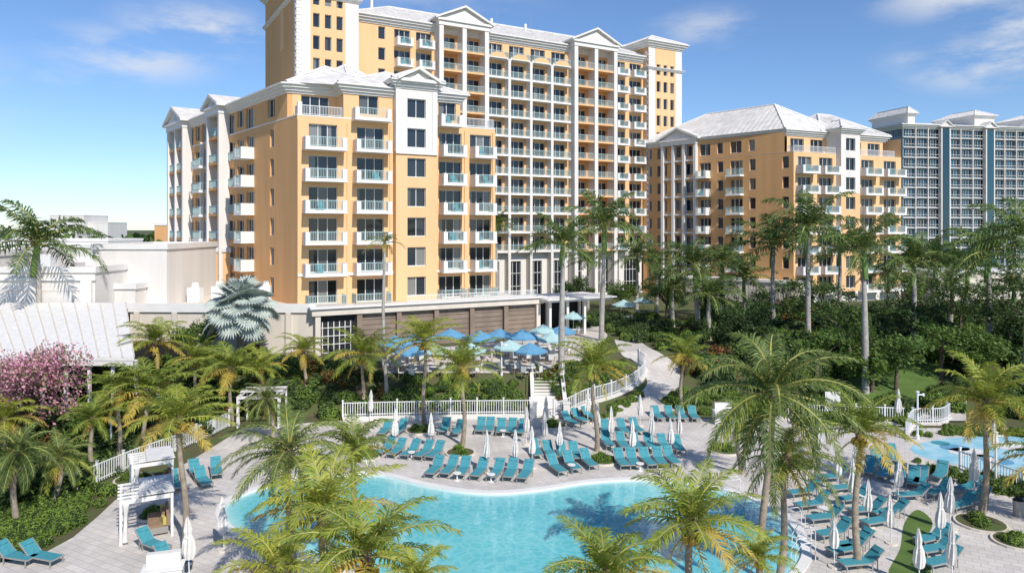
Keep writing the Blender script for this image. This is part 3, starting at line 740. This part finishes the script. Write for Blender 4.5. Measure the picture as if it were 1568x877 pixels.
def crown(kind,seed):
    R.seed(seed); mb=MB()
    if kind=='royal': n,nl,ll,lw,hang,dr=16,36,.66,.06,.95,1.6; mats=(Lroy,Lroy)
    elif kind=='coco': n,nl,ll,lw,hang,dr=21,42,.60,.056,.6,1.5; mats=(Lcoc,Lyel)
    elif kind=='date': n,nl,ll,lw,hang,dr=29,44,.48,.044,.8,1.75; mats=(Lmid,Lcoc)
    else: n,nl,ll,lw,hang,dr=10,28,.5,.06,1.2,2.0; mats=(Lmid,Lyel)
    for i in range(n):
        t=i/(n-1); az=i*2.39996+R.uniform(-.3,.3)
        e0=math.radians(82-(82+(5 if kind!='date' else 35))*t**.9)+R.uniform(-.14,.14)
        Ln=2.6*(.8+.2*math.sin(t*3))*R.uniform(.85,1.1)
        leaf=mats[1] if (t>.66 and R.random()<(.6 if kind!='date' else .3)) else mats[0]
        frond(mb,(0,0,-.1*t),az,e0,Ln,dr*R.uniform(.75,1.2)*(1-.35*t),nl,ll,lw,hang,leaf,.35 if kind=='royal' else .15)
    if kind in('coco','date'):   # hanging dead fronds
        for i in range(3): frond(mb,(0,0,-.3),R.uniform(0,6.28),math.radians(-35),1.5,.9,16,.4,.05,1.2,Lyel,.1)
    if kind=='royal': mb.tube([(0,0,-1.3),(0,0,-.95),(0,0,-.2),(0,0,.3)],[.11,.14,.10,.05],cshaft,8)
    else:
        mb.tube([(0,0,-.55),(0,0,-.2),(0,0,.3)],[.13,.2,.05],bark,8)
        if kind=='coco':
            for i in range(7):
                a=i*.9; mb.tube([(.16*math.cos(a),.16*math.sin(a),-.32),(.24*math.cos(a),.24*math.sin(a),-.42),(.24*math.cos(a),.24*math.sin(a),-.55),(.2*math.cos(a),.2*math.sin(a),-.62)],[.03,.1,.1,.02],Lyel,6)
    return mb.mesh(kind+'_crown')
CR={k:[crown(k,s+hash_) for s in range(5)] for k,hash_ in (('royal',10),('coco',30),('date',50),('thin',70))}
R.seed(99)
def palm(kind,ut,vt,r,vb=None,ub=None,d=None,tr=None):
    ub=ut if ub is None else ub
    if d is None: g=G(ub,vb)
    else: g=Vector(((ub-CX)/F*d,d,hgt((ub-CX)/F*d,d)))
    d=g.y; top=Vector(((ut-CX)/F*d,d+R.uniform(-.3,.3),H-(vt-HZ)/F*d))
    nmz={'royal':'royal_palm_tree','coco':'coconut_palm_tree','date':'date_palm_tree','thin':'slender_palm_tree'}[kind]
    e=empty(nmz,g); hh=top.z-g.z; mb=MB(); mt=rt if kind in('royal','thin') else ct
    r0=tr or (.27 if kind=='royal' else .17); dx=top.x-g.x; dy=top.y-g.y; pts=[];rr=[]
    K=9; ph=R.uniform(0,6); am=.2 if kind!='royal' else .05
    for i in range(K+1):
        t=i/K; pts.append((dx*t+am*math.sin(ph+t*3)*t*(1-t)*4,dy*t,hh*t-(.1 if i==0 else 0)))
        bul=1+.18*math.sin(math.pi*min(1,t*1.3)) if kind=='royal' else 1
        rr.append(r0*(1.25 if i==0 else 1)*(1-.42*t)*bul)
    pts[-1]=(dx,dy,hh-.1)
    mb.tube(pts,rr,mt,9)
    k=int(hh/.55)
    for i in range(1,k):
        t=i/k; f=t*K; j=min(int(f),K-1); a=Vector(pts[j]).lerp(Vector(pts[j+1]),f-j); q=(rr[j]*(1-(f-j))+rr[j+1]*(f-j))*1.035
        mb.tube([a-Vector((0,0,.02)),a+Vector((0,0,.02))],[q,q],mt,9,False)
    place(mb.mesh('trunk',True),'trunk',parent=e)
    s=(r/F*d)/(2.35 if kind!='royal' else 2.15)
    c=place(R.choice(CR[kind]),'crown',(dx,dy,hh),R.uniform(0,6.28),(s,s,s*R.uniform(.9,1.1)),parent=e)
    c.rotation_euler[0]=R.uniform(-.13,.13); c.rotation_euler[1]=R.uniform(-.1,.1)
for a in ((275,640,90,840,283),(225,598,80,700,222),(238,522,56,640,243),(355,562,64,650,358),(465,535,44,600,468),(556,542,64,636,553),(650,520,62,648,650),(708,560,68,682,708),(908,560,68,690,914),(1048,545,48,632,1044),(1322,662,88,868,1314),(1508,612,90,785,1503)):
    palm('coco',a[0],a[1],a[2],a[3],a[4])
palm('date',445,690,112,d=29); palm('coco',498,780,120,d=25); palm('coco',562,850,135,d=20.5,ub=575); palm('coco',425,868,100,d=20,ub=410)
palm('date',1185,600,150,d=28,ub=1165); palm('coco',1062,805,118,d=22,ub=1060); palm('coco',925,872,112,d=20.5); palm('coco',1160,850,60,d=25,ub=1160)
palm('coco',1615,700,90,d=36); palm('date',1205,700,95,d=30,ub=1190); palm('coco',300,550,50,d=56); palm('date',405,612,48,d=50,ub=420); palm('coco',540,690,75,d=31,ub=560)
palm('coco',180,600,55,d=46); palm('coco',640,880,70,d=19,ub=650); palm('coco',400,560,42,d=58,ub=395); palm('date',1130,640,50,d=44,ub=1135)
palm('date',30,690,66,800,25); palm('date',90,700,56,770,85); palm('coco',10,640,60,720); palm('coco',140,640,50,735,145)
palm('thin',590,372,38,612,592)
palm('royal',58,372,92,d=66.1,ub=62)
for a in ((785,342,52,455,785),(862,372,66,575,860),(925,345,68,522,921),(1062,405,66,515,1070),(1030,440,50,500,1030),(1185,372,70,510,1184),(1238,350,76,525,1238),(1325,382,72,602,1325),(1400,400,60,530,1398),(1515,388,76,532,1515),(1455,440,50,505,1455),(1575,365,92,600,1570),(1105,400,50,488,1105),(1285,380,48,490,1285),(975,390,44,480,975),(1140,425,48,495,1140),(1550,440,50,500,1550),(1430,400,40,478,1430),(900,400,34,475,900),(1005,400,38,478,1005),(760,345,30,462,760),(1085,450,52,520,1085),(1360,420,44,480,1360),(1480,410,48,490,1480)):
    palm('royal',a[0],a[1],a[2],a[3],a[4])
def clump(name_,leaf,n,ls,ell=(1,1,.8),co=True,seed=1,blobs=9):
    rr=random.Random(seed); mb=MB()
    bl=[]
    for i in range(blobs):
        a=rr.uniform(0,6.28); q=rr.uniform(0,.6); bl.append((Vector((math.cos(a)*q*ell[0],math.sin(a)*q*ell[1],ell[2]*rr.uniform(.35,1.0))),rr.uniform(.32,.5)))
    for i in range(n):
        c,r=rr.choice(bl); d=Vector((rr.gauss(0,1),rr.gauss(0,1),rr.gauss(0,1))).normalized(); p=c+d*r*rr.uniform(.75,1.12)
        if p.z<0.02: p.z=rr.uniform(.02,.3)
        nn=(d+Vector((rr.uniform(-.8,.8),rr.uniform(-.8,.8),rr.uniform(-.2,1.0)))).normalized()
        t=nn.cross(Vector((rr.random(),rr.random(),rr.random()))).normalized(); b=nn.cross(t); s=ls*rr.uniform(.6,1.3)
        mb.face([p-t*s,p-b*s*.45,p+t*s,p+b*s*.45],leaf)
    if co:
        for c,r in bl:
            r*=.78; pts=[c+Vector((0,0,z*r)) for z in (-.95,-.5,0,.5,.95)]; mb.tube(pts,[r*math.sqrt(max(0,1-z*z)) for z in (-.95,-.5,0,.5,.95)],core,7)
    return mb.mesh(name_)
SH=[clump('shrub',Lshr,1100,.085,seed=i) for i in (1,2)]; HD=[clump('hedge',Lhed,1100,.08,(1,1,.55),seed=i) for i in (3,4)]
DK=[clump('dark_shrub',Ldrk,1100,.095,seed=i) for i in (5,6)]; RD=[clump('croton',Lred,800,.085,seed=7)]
def strap(seed,leaf):
    rr=random.Random(seed); mb=MB()
    for i in range(55):
        a=rr.uniform(0,6.28); e=rr.uniform(.4,1.45); l=rr.uniform(.7,1.15); d=Vector((math.cos(a)*math.cos(e),math.sin(a)*math.cos(e),math.sin(e))); S=Vector((-math.sin(a),math.cos(a),0))*.045
        p=Vector((0,0,.05)); m=p+d*l*.6; t=m+(d+Vector((0,0,-.8))).normalized()*l*.4
        b=len(mb.v); mb.v+= [tuple(p-S*.6),tuple(p+S*.6),tuple(m+S),tuple(m-S),tuple(t)]; k=mb.mi(leaf); mb.f+=[(b,b+1,b+2,b+3),(b+3,b+2,b+4)]; mb.m+=[k,k]
    return mb.mesh('strap_plant')
ST=[strap(1,Lhed),strap(2,Lshr)]
def inside(p,poly):
    c=False;n=len(poly);j=n-1
    for i in range(n):
        if (poly[i][1]>p[1])!=(poly[j][1]>p[1]) and p[0]<(poly[j][0]-poly[i][0])*(p[1]-poly[i][1])/(poly[j][1]-poly[i][1])+poly[i][0]: c=not c
        j=i
    return c
def bed(name,px,n,var,s0,s1,zs=1.0):
    poly=[G(u,v) for u,v in px]; xs=[p.x for p in poly]; ys=[p.y for p in poly]; e=empty(name); k=0; tr=0
    while k<n and tr<n*40:
        tr+=1; p=(R.uniform(min(xs),max(xs)),R.uniform(min(ys),max(ys)))
        if not inside(p,poly): continue
        s=R.uniform(s0,s1); place(R.choice(var),'plant',(p[0],p[1],hgt(*p)-.1),R.uniform(0,6.28),(s,s,s*zs*R.uniform(.85,1.2)),parent=e); k+=1
bed('tropical_garden_planting',[(-150,585),(60,572),(150,565),(260,570),(370,595),(352,645),(250,690),(185,720),(100,752),(0,790),(-200,830)],310,SH*4+DK*2+HD*3+RD+ST,.8,1.8)
bed('clipped_hedge',[(-150,800),(0,786),(90,762),(172,742),(178,752),(140,785),(105,816),(55,842),(-40,860),(-150,860)],170,HD,.5,.75,.9)
bed('tropical_garden_planting',[(250,560),(380,545),(480,560),(600,585),(600,640),(375,642),(330,600)],150,SH*3+DK+HD*2+RD+ST,.6,1.25)
bed('flowering_hedge',[(590,590),(640,582),(790,590),(800,615),(780,630),(600,632)],100,HD*3+SH,.6,.95)
bed('clipped_hedge',[(535,634),(815,634),(815,640),(535,640)],40,HD,.35,.5)
bed('garden_bank_planting',[(855,622),(925,606),(972,588),(975,570),(955,555),(880,560),(820,568),(850,600)],75,SH+HD*2+ST+RD,.45,.9)
bed('clipped_hedge',[(1020,612),(1040,600),(1100,600),(1160,606),(1180,634),(1085,636),(1030,628)],60,HD,.5,.8)
bed('clipped_hedge',[(905,640),(985,600),(992,604),(930,640)],30,HD,.4,.6)
bed('formal_hedge',[(880,505),(925,500),(945,520),(1030,545),(1040,560),(1060,560),(1060,500),(1000,485),(880,485)],110,DK+HD*2+SH,.7,1.2)
bed('tropical_garden_planting',[(1040,600),(1050,520),(1080,480),(1180,475),(1300,478),(1320,540),(1280,610),(1160,612)],240,DK*2+SH*3+HD+RD,.9,1.9)
bed('tropical_garden_planting',[(1310,560),(1330,490),(1450,478),(1600,478),(1700,500),(1700,590),(1520,590),(1450,560),(1400,550)],240,DK*2+SH*3+HD,.9,1.9)
bed('tropical_garden_planting',[(1420,635),(1440,590),(1600,580),(1750,600),(1750,650)],120,SH*2+DK+HD,.6,1.4)
bed('tropical_garden_planting',[(1200,650),(1250,605),(1385,615),(1390,650)],90,SH*2+DK+HD,.6,1.0)
bed('clipped_hedge',[(1395,670),(1450,655),(1600,660),(1600,668),(1450,668)],45,HD,.4,.6)
bed('splash_pad_planting',[(1400,705),(1470,722),(1560,745),(1650,770),(1640,790),(1540,760),(1410,722)],70,SH+HD+ST,.4,.7)
for u,v,r in ((705,694,.9),(922,705,1.0),(1502,802,1.1),(1217,712,1.2),(642,660,.9),(848,652,.9),(205,735,1.0),(1110,690,1.0),(560,700,.8),(1555,830,.9),(235,790,.7)):
    c=G(u,v); e=empty('round_planter',c)
    mb=MB(); mb.tube([(0,0,0),(0,0,.1)],[r+.12,r+.12],cream,20); mb.tube([(0,0,.02),(0,0,.12)],[r,r],grnd,20); place(mb.mesh('kerb'),'kerb',parent=e)
    for k in range(9):
        a=R.uniform(0,6.28);q=R.uniform(0,.65)*r; place(R.choice(HD+ST),'plant',(q*math.cos(a),q*math.sin(a),.05),a,R.uniform(.35,.6),parent=e)
def btree(name,g,h,rad,leaf,n=3600,ls=.13,seed=1,flat=.6):
    rr=random.Random(seed); mb=MB(); e=empty(name,g)
    mb.tube([(0,0,-.1),(.05,0,h*.22),(.1,.05,h*.45)],[.22,.17,.13],bark,8)
    bl=[]
    for i in range(17):
        a=i*2.4; q=rad*rr.uniform(.2,.95); z=h*rr.uniform(.5,.98)-q*.12; c=Vector((math.cos(a)*q,math.sin(a)*q,z)); bl.append((c,rad*rr.uniform(.2,.38)))
        mb.tube([(.1,.05,h*.40),tuple(Vector((.1,.05,h*.42)).lerp(c,.5)+Vector((0,0,.2))),tuple(c)],[.09,.05,.02],bark,5)
    place(mb.mesh('trunk'),'trunk',parent=e); mb=MB()
    for i in range(n):
        c,r=rr.choice(bl); d=Vector((rr.gauss(0,1),rr.gauss(0,1),rr.gauss(0,flat))).normalized(); p=c+d*r*(rr.random()**.4)*1.1
        nn=Vector((rr.gauss(0,1),rr.gauss(0,1),abs(rr.gauss(0,1))+.3)).normalized(); t=nn.cross(Vector((rr.random(),rr.random(),rr.random()))).normalized(); b=nn.cross(t); s=ls*rr.uniform(.6,1.3)
        mb.face([p-t*s,p-b*s*.5,p+t*s,p+b*s*.5],leaf)
    place(mb.mesh('crown'),'crown',parent=e)
btree('flowering_frangipani_tree',G(40,700),6.8,3.9,Lpnk,7500,.125,3); btree('flowering_frangipani_tree',G(-60,690),6.5,3.4,Lpnk,4000,.12,4)
for i,(u,v,h,r,lf) in enumerate(((1372,598,5.2,2.8,Lshr),(1300,560,5.5,3,Lshr),(1262,520,6,3,Ldrk),(1135,540,5,3,Ldrk),(1470,520,6.5,3.6,Lshr),(1545,540,7,4,Ldrk),(1200,500,6,3.5,Ldrk),(1390,505,6.5,3.5,Lshr),(1090,500,6,3,Ldrk),(880,478,5,2.6,Ldrk),(290,560,3.8,2.2,Lshr),(120,620,4.6,2.8,Ldrk),(185,640,3.6,2.2,Lshr),(950,480,5,2.6,Lshr),(1020,490,5,3,Ldrk),(150,690,3.2,2.0,Lshr),(1250,590,4.5,2.4,Lshr),(1600,560,7,4,Ldrk),(1440,575,5,3,Lshr),(1500,590,4.5,2.6,Lshr),(1410,545,5,2.8,Ldrk),(1335,600,3.6,2,Lshr))):
    btree('broadleaf_tree',G(u,v),h,r,lf,3000,.15,i+20)
def bismarck(g,h,r):
    e=empty('bismarck_palm_tree',g); mb=MB(); mb.tube([(0,0,-.1),(0,0,h)],[.3,.24],ct,10); rr=random.Random(5)
    for i in range(40):
        t=i/39; a=i*2.4; el_=math.radians(88-118*t); d=Vector((math.cos(a)*math.cos(el_),math.sin(a)*math.cos(el_),math.sin(el_))); L_=r*.60*rr.uniform(.85,1.08)
        b=Vector((0,0,h)); p=b+d*L_; mb.tube([b,p],[.04,.025],Lsil,4,False)
        S=Vector((-math.sin(a),math.cos(a),0)); tilt=rr.uniform(-.5,.5); 
        Up0=S.cross(d); 
        if Up0.z<0: Up0=-Up0
        S=(S*math.cos(tilt)+Up0*math.sin(tilt)).normalized(); dd=(d*.8+Vector((0,0,-.25))+Up0*-.25).normalized(); S=(S-dd*S.dot(dd)).normalized(); Up=S.cross(dd)
        if Up.dot(Up0)<0: Up=-Up
        fr_=r*.42; K=30
        for k in range(K):
            an=(k/(K-1)-.5)*5.6; w2_=2.8/K
            def pp(x,q,f): return p+(dd*math.cos(x)+S*math.sin(x))*q+Up*(f+.25*q*abs(math.sin(x*.5)))
            l=fr_*rr.uniform(.92,1.05)
            mb.face([p,pp(an-w2_,l*.72,-.03),pp(an,l,-.12*l),pp(an,l*.7,.04)],Lsil); mb.face([p,pp(an,l*.7,.04),pp(an,l,-.12*l),pp(an+w2_,l*.72,-.03)],Lsil)
    place(mb.mesh('fan_leaves'),'fan_leaves_and_trunk',parent=e)
g=Vector(((368-CX)/F*64,64,hgt(-24,64))); bismarck(g,H-(480-HZ)/F*64-g.z,3.7)
mb=MB(); rr=random.Random(4)
for band in ((150,300,520),(300,700,620)):
    for i in range(band[2]):
        d=rr.uniform(band[0],band[1]); x=rr.uniform(-.95,1.05)*d
        if 100<x<220 and d<270: continue
        if -.05*d<x<.5*d and d<200: continue
        h=rr.uniform(3.5,8.5); r=rr.uniform(3,6)*(1+d/500)
        for k in range(26):
            p=Vector((x+rr.gauss(0,r*.5),d+rr.gauss(0,r*.5),3+abs(rr.gauss(h*.6,h*.22)))); s=r*.28
            t=Vector((rr.gauss(0,1),rr.gauss(0,1),rr.gauss(0,.6))).normalized(); b=t.cross(Vector((rr.random(),rr.random(),rr.random()))).normalized()
            mb.face([p-t*s,p-b*s*.7,p+t*s,p+b*s*.7],Ldrk if k%3 else Lshr)
place(mb.mesh('distant_trees'),'distant_trees')

# ------------------------------------------------------------------ furniture
def lounger():
    mb=MB()
    for x in (-.31,.31): mb.box((x,-.25,.33),(.04,1.5,.05),frame)
    for x in (-.31,.31):
        for y in (-.9,.35): mb.box((x,y,.16),(.04,.05,.32),frame)
    mb.box((0,-.3,.365),(.58,1.35,.03),teal)
    a=math.radians(42); M=Matrix.Translation((0,.38,.37))@Matrix.Rotation(a,4,'X')
    mb.box((0,.38,.0),(.58,.76,.035),teal,M=M); 
    for x in (-.31,.31): mb.box((x,.38,-.02),(.04,.78,.05),frame,M=M); mb.box((x*.9,.62,.25),(.03,.04,.5),frame)
    mb.box((0,.62,.035),(.45,.2,.06),teal,M=M); mb.box((0,-.98,.34),(.6,.04,.06),frame)
    return mb.mesh('lounger')
LG=lounger()
def lrow(a,b,n,ang):
    A_,B_=G(*a),G(*b)
    for i in range(n):
        p=A_.lerp(B_,i/max(1,n-1)); place(LG,'sun_lounger',(p.x+R.uniform(-.08,.08),p.y+R.uniform(-.12,.12),hgt(p.x,p.y)+.002),math.radians(ang+R.uniform(-5,5)))
for a,b,n_,an in (((664,724),(806,732),7,-14),((590,694),(668,700),5,-16),((852,722),(900,714),3,20),((950,712),(1030,710),5,6),((822,698),(880,702),4,10),((930,684),(1040,690),6,4),((735,660),(800,664),5,-8),((682,662),(702,664),2,-8),((872,650),(905,643),3,25),((1008,642),(1062,642),4,3),((590,664),(612,664),2,-10),((930,665),(975,662),3,8),
    ((1232,760),(1300,850),5,-72),((1276,738),(1345,806),5,-75),((1330,724),(1400,742),4,-30),((1395,765),(1360,790),2,-80),((1425,830),(1445,870),3,-70),((1440,760),(1480,752),2,-60),((1470,780),(1495,772),2,-65),((1345,712),(1370,706),2,-20),((1310,840),(1318,870),2,-75),((1410,740),(1440,732),2,-40),
    ((268,748),(310,742),2,35),((300,730),(330,728),2,30),((236,842),(264,866),2,60),((22,862),(60,862),2,75)):
    lrow(a,b,n_,an)
def closed_umb(sd_):
    rr=random.Random(sd_)
    mb=MB(); mb.tube([(0,0,0),(0,0,2.5)],[.025,.025],alu,6); mb.tube([(0,0,0),(0,0,.08)],[.3,.28],cream,12)
    n=16; zs=[(.85,.16),(1.1,.20),(1.5,.17),(1.75,.10),(1.95,.12),(2.4,.045),(2.5,.01)]
    b=len(mb.v); k=mb.mi(canvas); jt=[rr.uniform(.8,1.25) for _ in range(n)]
    for z,r in zs:
        for j in range(n):
            q=r*(1.15 if j%2 else .68)*jt[j]; an=2*math.pi*j/n+z*.3; mb.v.append((q*math.cos(an),q*math.sin(an),z+(.08*jt[j] if j%2 else 0)))
    for i in range(len(zs)-1):
        for j in range(n): mb.f.append((b+i*n+j,b+i*n+(j+1)%n,b+(i+1)*n+(j+1)%n,b+(i+1)*n+j)); mb.m.append(k)
    mb.tube([(0,0,1.72),(0,0,1.78)],[.12,.12],trim,10)
    return mb.mesh('closed_umbrella')
CU=[closed_umb(i) for i in range(4)]
for u,v in ((605,688),(660,684),(745,722),(790,720),(806,680),(835,684),(857,700),(915,672),(937,682),(968,704),(980,652),(997,684),(1028,698),(1041,682),(1283,752),(1305,780),(1330,806),(1365,832),(1278,868),(1375,768),(1440,835),(1455,812),(1492,762),(1375,650),(343,842),(290,888),(1458,896),(1408,900),(567,646),(835,662),(900,648),(1255,700),(1310,735),(815,716),(1523,705)):
    p=G(u,v); o=place(R.choice(CU),'closed_parasol',(p.x,p.y,p.z),R.uniform(0,6),R.uniform(.92,1.1)); o.rotation_euler[0]=R.uniform(-.04,.04)
def open_umb(mat):
    mb=MB(); mb.tube([(0,0,0),(0,0,2.7)],[.03,.03],trim,6); n=8; r=1.5
    for i in range(n):
        a,b=2*math.pi*i/n,2*math.pi*(i+1)/n; p=lambda x,q,z:(q*math.cos(x),q*math.sin(x),z)
        mb.face([p(a,r,2.15),p(b,r,2.15),p(b,.2,2.72),p(a,.2,2.72)],mat); mb.face([p(a,r,2.0),p(b,r,2.0),p(b,r,2.15),p(a,r,2.15)],mat)
        mb.tube([p(a,r,2.13),(0,0,2.66)],[.015,.015],trim,4,False)
    mb.tube([(0,0,2.7),(0,0,2.82)],[.26,.03],mat,8)
    mb.tube([(0,0,.70),(0,0,.75)],[.5,.5],trim,14); mb.tube([(0,0,0),(0,0,.7)],[.06,.06],frame,6)
    for i in range(4):
        a=i*math.pi/2+.4; M=Matrix.Rotation(a,4,'Z')@Matrix.Translation((0,.85,0))
        mb.box((0,0,.44),(.48,.46,.06),canvas,M=M); mb.box((0,.22,.7),(.48,.05,.48),canvas,M=M)
        for x in (-.21,.21):
            for y in (-.2,.2): mb.box((x,y,.21),(.04,.04,.42),wood,M=M)
    return mb.mesh('open_umbrella')
OU=[open_umb(bluecan),open_umb(palecan)]
for u,v,k in ((765,552,0),(735,562,0),(800,560,0),(832,548,1),(845,562,1),(812,582,0),(780,575,1),(605,572,0),(645,562,0),(690,556,0),(665,580,1),(860,548,0),(630,585,0),(720,580,1),(878,520,1),(985,492,1),(955,500,1)):
    p=G(u,v-6); place(OU[k],'patio_umbrella_and_table',(p.x,p.y,p.z+.07),R.uniform(0,6),R.uniform(.9,1.05))
def fence(name,px,mat=alu,h=1.15,base=.0,step=.19,cl=True):
    pts=[G(u,v) for u,v in px]; pts=catmull(pts,False,5) if cl else pts; mb=MB(); carry=0; post=0
    for i in range(len(pts)-1):
        a,b=pts[i],pts[i+1]; a=a.copy();b=b.copy(); a.z=hgt(a.x,a.y)+base; b.z=hgt(b.x,b.y)+base
        l=(b-a).length; d=(b-a)/l; nrm=Vector((-d.y,d.x,0)).normalized()*.025
        for z in (.15,h-.1):
            q=Vector((0,0,z)); r=Vector((0,0,.06)); mb.hexa([a-nrm+q,b-nrm+q,b+nrm+q,a+nrm+q,a-nrm+q+r,b-nrm+q+r,b+nrm+q+r,a+nrm+q+r],mat)
        s=carry
        while s<l:
            p=a+d*s; ang=math.atan2(d.y,d.x)
            if post%11==0:
                mb.box((p.x,p.y,p.z+h*.55),(.11,.11,h*1.1),mat,ang); mb.box((p.x,p.y,p.z+h*1.1+.03),(.16,.16,.05),mat,ang)
            else: mb.box((p.x,p.y,p.z+h*.5),(.045,.045,h*.95),mat,ang)
            post+=1; s+=step
        carry=s-l
        if base>0:
            w_=nrm*6; mb.hexa([a-w_-Vector((0,0,base+.1)),b-w_-Vector((0,0,base+.1)),b+w_-Vector((0,0,base+.1)),a+w_-Vector((0,0,base+.1)),a-w_,b-w_,b+w_,a+w_],white)
    place(mb.mesh(name),name)
fence('white_picket_fence',[(525,645),(600,643),(700,641),(818,640)],base=.35)
fence('white_picket_fence',[(848,640),(880,628),(925,612),(965,596),(985,580),(988,566),(975,556)],base=.2)
fence('white_picket_fence',[(100,758),(150,738),(210,712),(270,690),(320,668),(352,652)])
fence('white_picket_fence',[(1388,672),(1400,650),(1440,648),(1455,640)],base=.1)
fence('white_picket_fence',[(1470,716),(1520,735),(1600,765)])
fence('white_picket_fence',[(1180,640),(1250,645),(1385,650)],base=.2)
mb=MB(); sx=G(838,640); n=15; y0=57.0
for i in range(n): mb.box((sx.x+.2,y0+.36*i+2.6-.18*i,.087*(i+1)),(2.2,5.2-.36*i,.174*(i+1)-.001*i),white)
for s in (-1,1):
    q=sx.x+.2+s*1.3; P8=[(q-.16,y0-.3,-.1),(q+.16,y0-.3,-.1),(q+.16,y0+5.4,-.1),(q-.16,y0+5.4,-.1),(q-.16,y0-.3,.5),(q+.16,y0-.3,.5),(q+.16,y0+5.4,3.1),(q-.16,y0+5.4,3.1)]
    mb.hexa(P8,white); mb.box((q,y0-.4,.6),(.5,.5,1.3),white); mb.box((q,y0-.4,1.3),(.6,.6,.1),trim)
    mb.tube([(q,y0-.3,1.4),(q,y0+5.4,4.0)],[.03,.03],alu,6)
place(mb.mesh('garden_steps'),'garden_steps')
def cabana(g,ang,w_=3.2,dp=2.8,sofa=True,h=2.4):
    e=empty('poolside_cabana',g); e.rotation_euler[2]=ang; mb=MB()
    for x in (-1,1):
        for y in (-1,1): mb.box((x*w_/2,y*dp/2,h/2),(.12,.12,h),trim)
    for x in (-1,1):
        mb.box((x*w_/2,0,h-.1),(.1,dp-.15,.2),trim); 
        mb.tube([(x*w_/2,-dp/2+.18,.1),(x*w_/2,-dp/2+.2,1.3),(x*w_/2,-dp/2+.22,h-.2)],[.13,.07,.16],canvas,8)
    for y in (-1,1): mb.box((0,y*dp/2,h-.1),(w_-.15,.1,.2),trim)
    for i in range(5): mb.box((-w_/2+.25+i*(w_-.5)/4,0,h+.04),(.06,dp+.3,.08),trim)
    q=[Vector((-w_/2-.1,-dp*.15,h+.1)),Vector((w_/2+.1,-dp*.15,h+.1)),Vector((w_/2+.1,dp/2+.1,h+.1)),Vector((-w_/2-.1,dp/2+.1,h+.1))]
    z=Vector((0,0,.05)); mb.hexa([p for p in q]+[p+z for p in q],canvas)
    if sofa:
        mb.box((0,.5,.25),(w_-.6,.9,.3),frame); mb.box((0,.5,.46),(w_-.65,.85,.12),wood); mb.box((0,.95,.7),(w_-.6,.16,.55),wood)
        for k,x in enumerate((-.8,-.3,.3,.8)): mb.box((x,.75,.68),(.42,.14,.36),yel if k in(0,3) else wood,R.uniform(-.2,.2))
    place(mb.mesh('cabana_frame'),'frame_canopy_sofa',parent=e)
cabana(G(224,812),math.radians(-62),2.5,2.2,h=2.1); cabana(G(232,752),math.radians(-60),2.3,2.0,h=2.0); cabana(G(402,648),math.radians(5),3,2.6,False)
def lamp(g,h):
    mb=MB(); mb.tube([(0,0,0),(0,0,.3),(0,0,.35),(0,0,h)],[.12,.12,.07,.06],alu,10); mb.tube([(0,0,h),(0,0,h+.1),(0,0,h+.14)],[.11,.13,.05],alu,10)
    mb.box((.18,0,h-.12),(.36,.1,.08),alu); mb.tube([(.4,0,h-.2),(.4,0,h-.02)],[.12,.05],alu,8)
    place(mb.mesh('lamp_post'),'lamp_post',g)
lamp(G(1405,672),3.3); lamp(G(1525,742),3.0); lamp(G(768,575),2.8); lamp(G(170,700),2.6)
for u,v in ((1212,800),(1226,826),(1225,850),(560,722),(1120,750)):
    p=G(u,v); mb=MB()
    for o_ in (0,.5):
        mb.tube([(-.5,o_,0),(-.5,o_,.6),(-.35,o_,.8),(.1,o_,.75),(.4,o_,.3),(.42,o_,-.08)],[.022]*6,alu,6)
    place(mb.mesh('pool_handrail'),'pool_handrail',p,math.radians(180 if u>1000 else -60))
mb=MB(); mb.box((0,0,.5),(1.5,.8,1.0),trim); mb.box((0,0,1.03),(1.6,.9,.06),trim); mb.box((0,-.41,.5),(.6,.02,.7),bluecan); mb.box((0,.2,1.3),(1.3,.3,.5),canvas)
ms=mb.mesh('towel_cabinet'); place(ms,'towel_cabinet',G(250,905),.3); place(ms,'towel_cabinet',G(1108,648),0)
mb=MB(); mb.box((0,0,1.3),(1.2,.06,1.6),trim); mb.box((-.5,0,.3),(.07,.07,.6),alu); mb.box((.5,0,.3),(.07,.07,.6),alu); mb.box((0,-.04,1.5),(1.0,.01,1.0),canvas)
place(mb.mesh('information_sign'),'information_sign',G(1275,640),0)
mb=MB(); mb.tube([(0,0,.42),(0,0,.46)],[.25,.25],trim,12); mb.tube([(0,0,0),(0,0,.42)],[.05,.05],alu,6); mb.tube([(0,0,0),(0,0,.03)],[.18,.18],alu,10); tb=mb.mesh('side_table')
for u,v in ((700,735),(752,737),(875,722),(980,720),(1000,696),(630,702),(1262,790),(1320,770),(1370,748),(770,668),(285,752)):
    place(tb,'side_table',G(u,v))
mb=MB(); mb.tube([(0,0,0),(0,0,.85)],[.25,.28],frame,12); mb.tube([(0,0,.85),(0,0,1.0)],[.3,.12],dark,12)
place(mb.mesh('litter_bin'),'litter_bin',G(1560,790))
print('objects',len(bpy.data.objects))
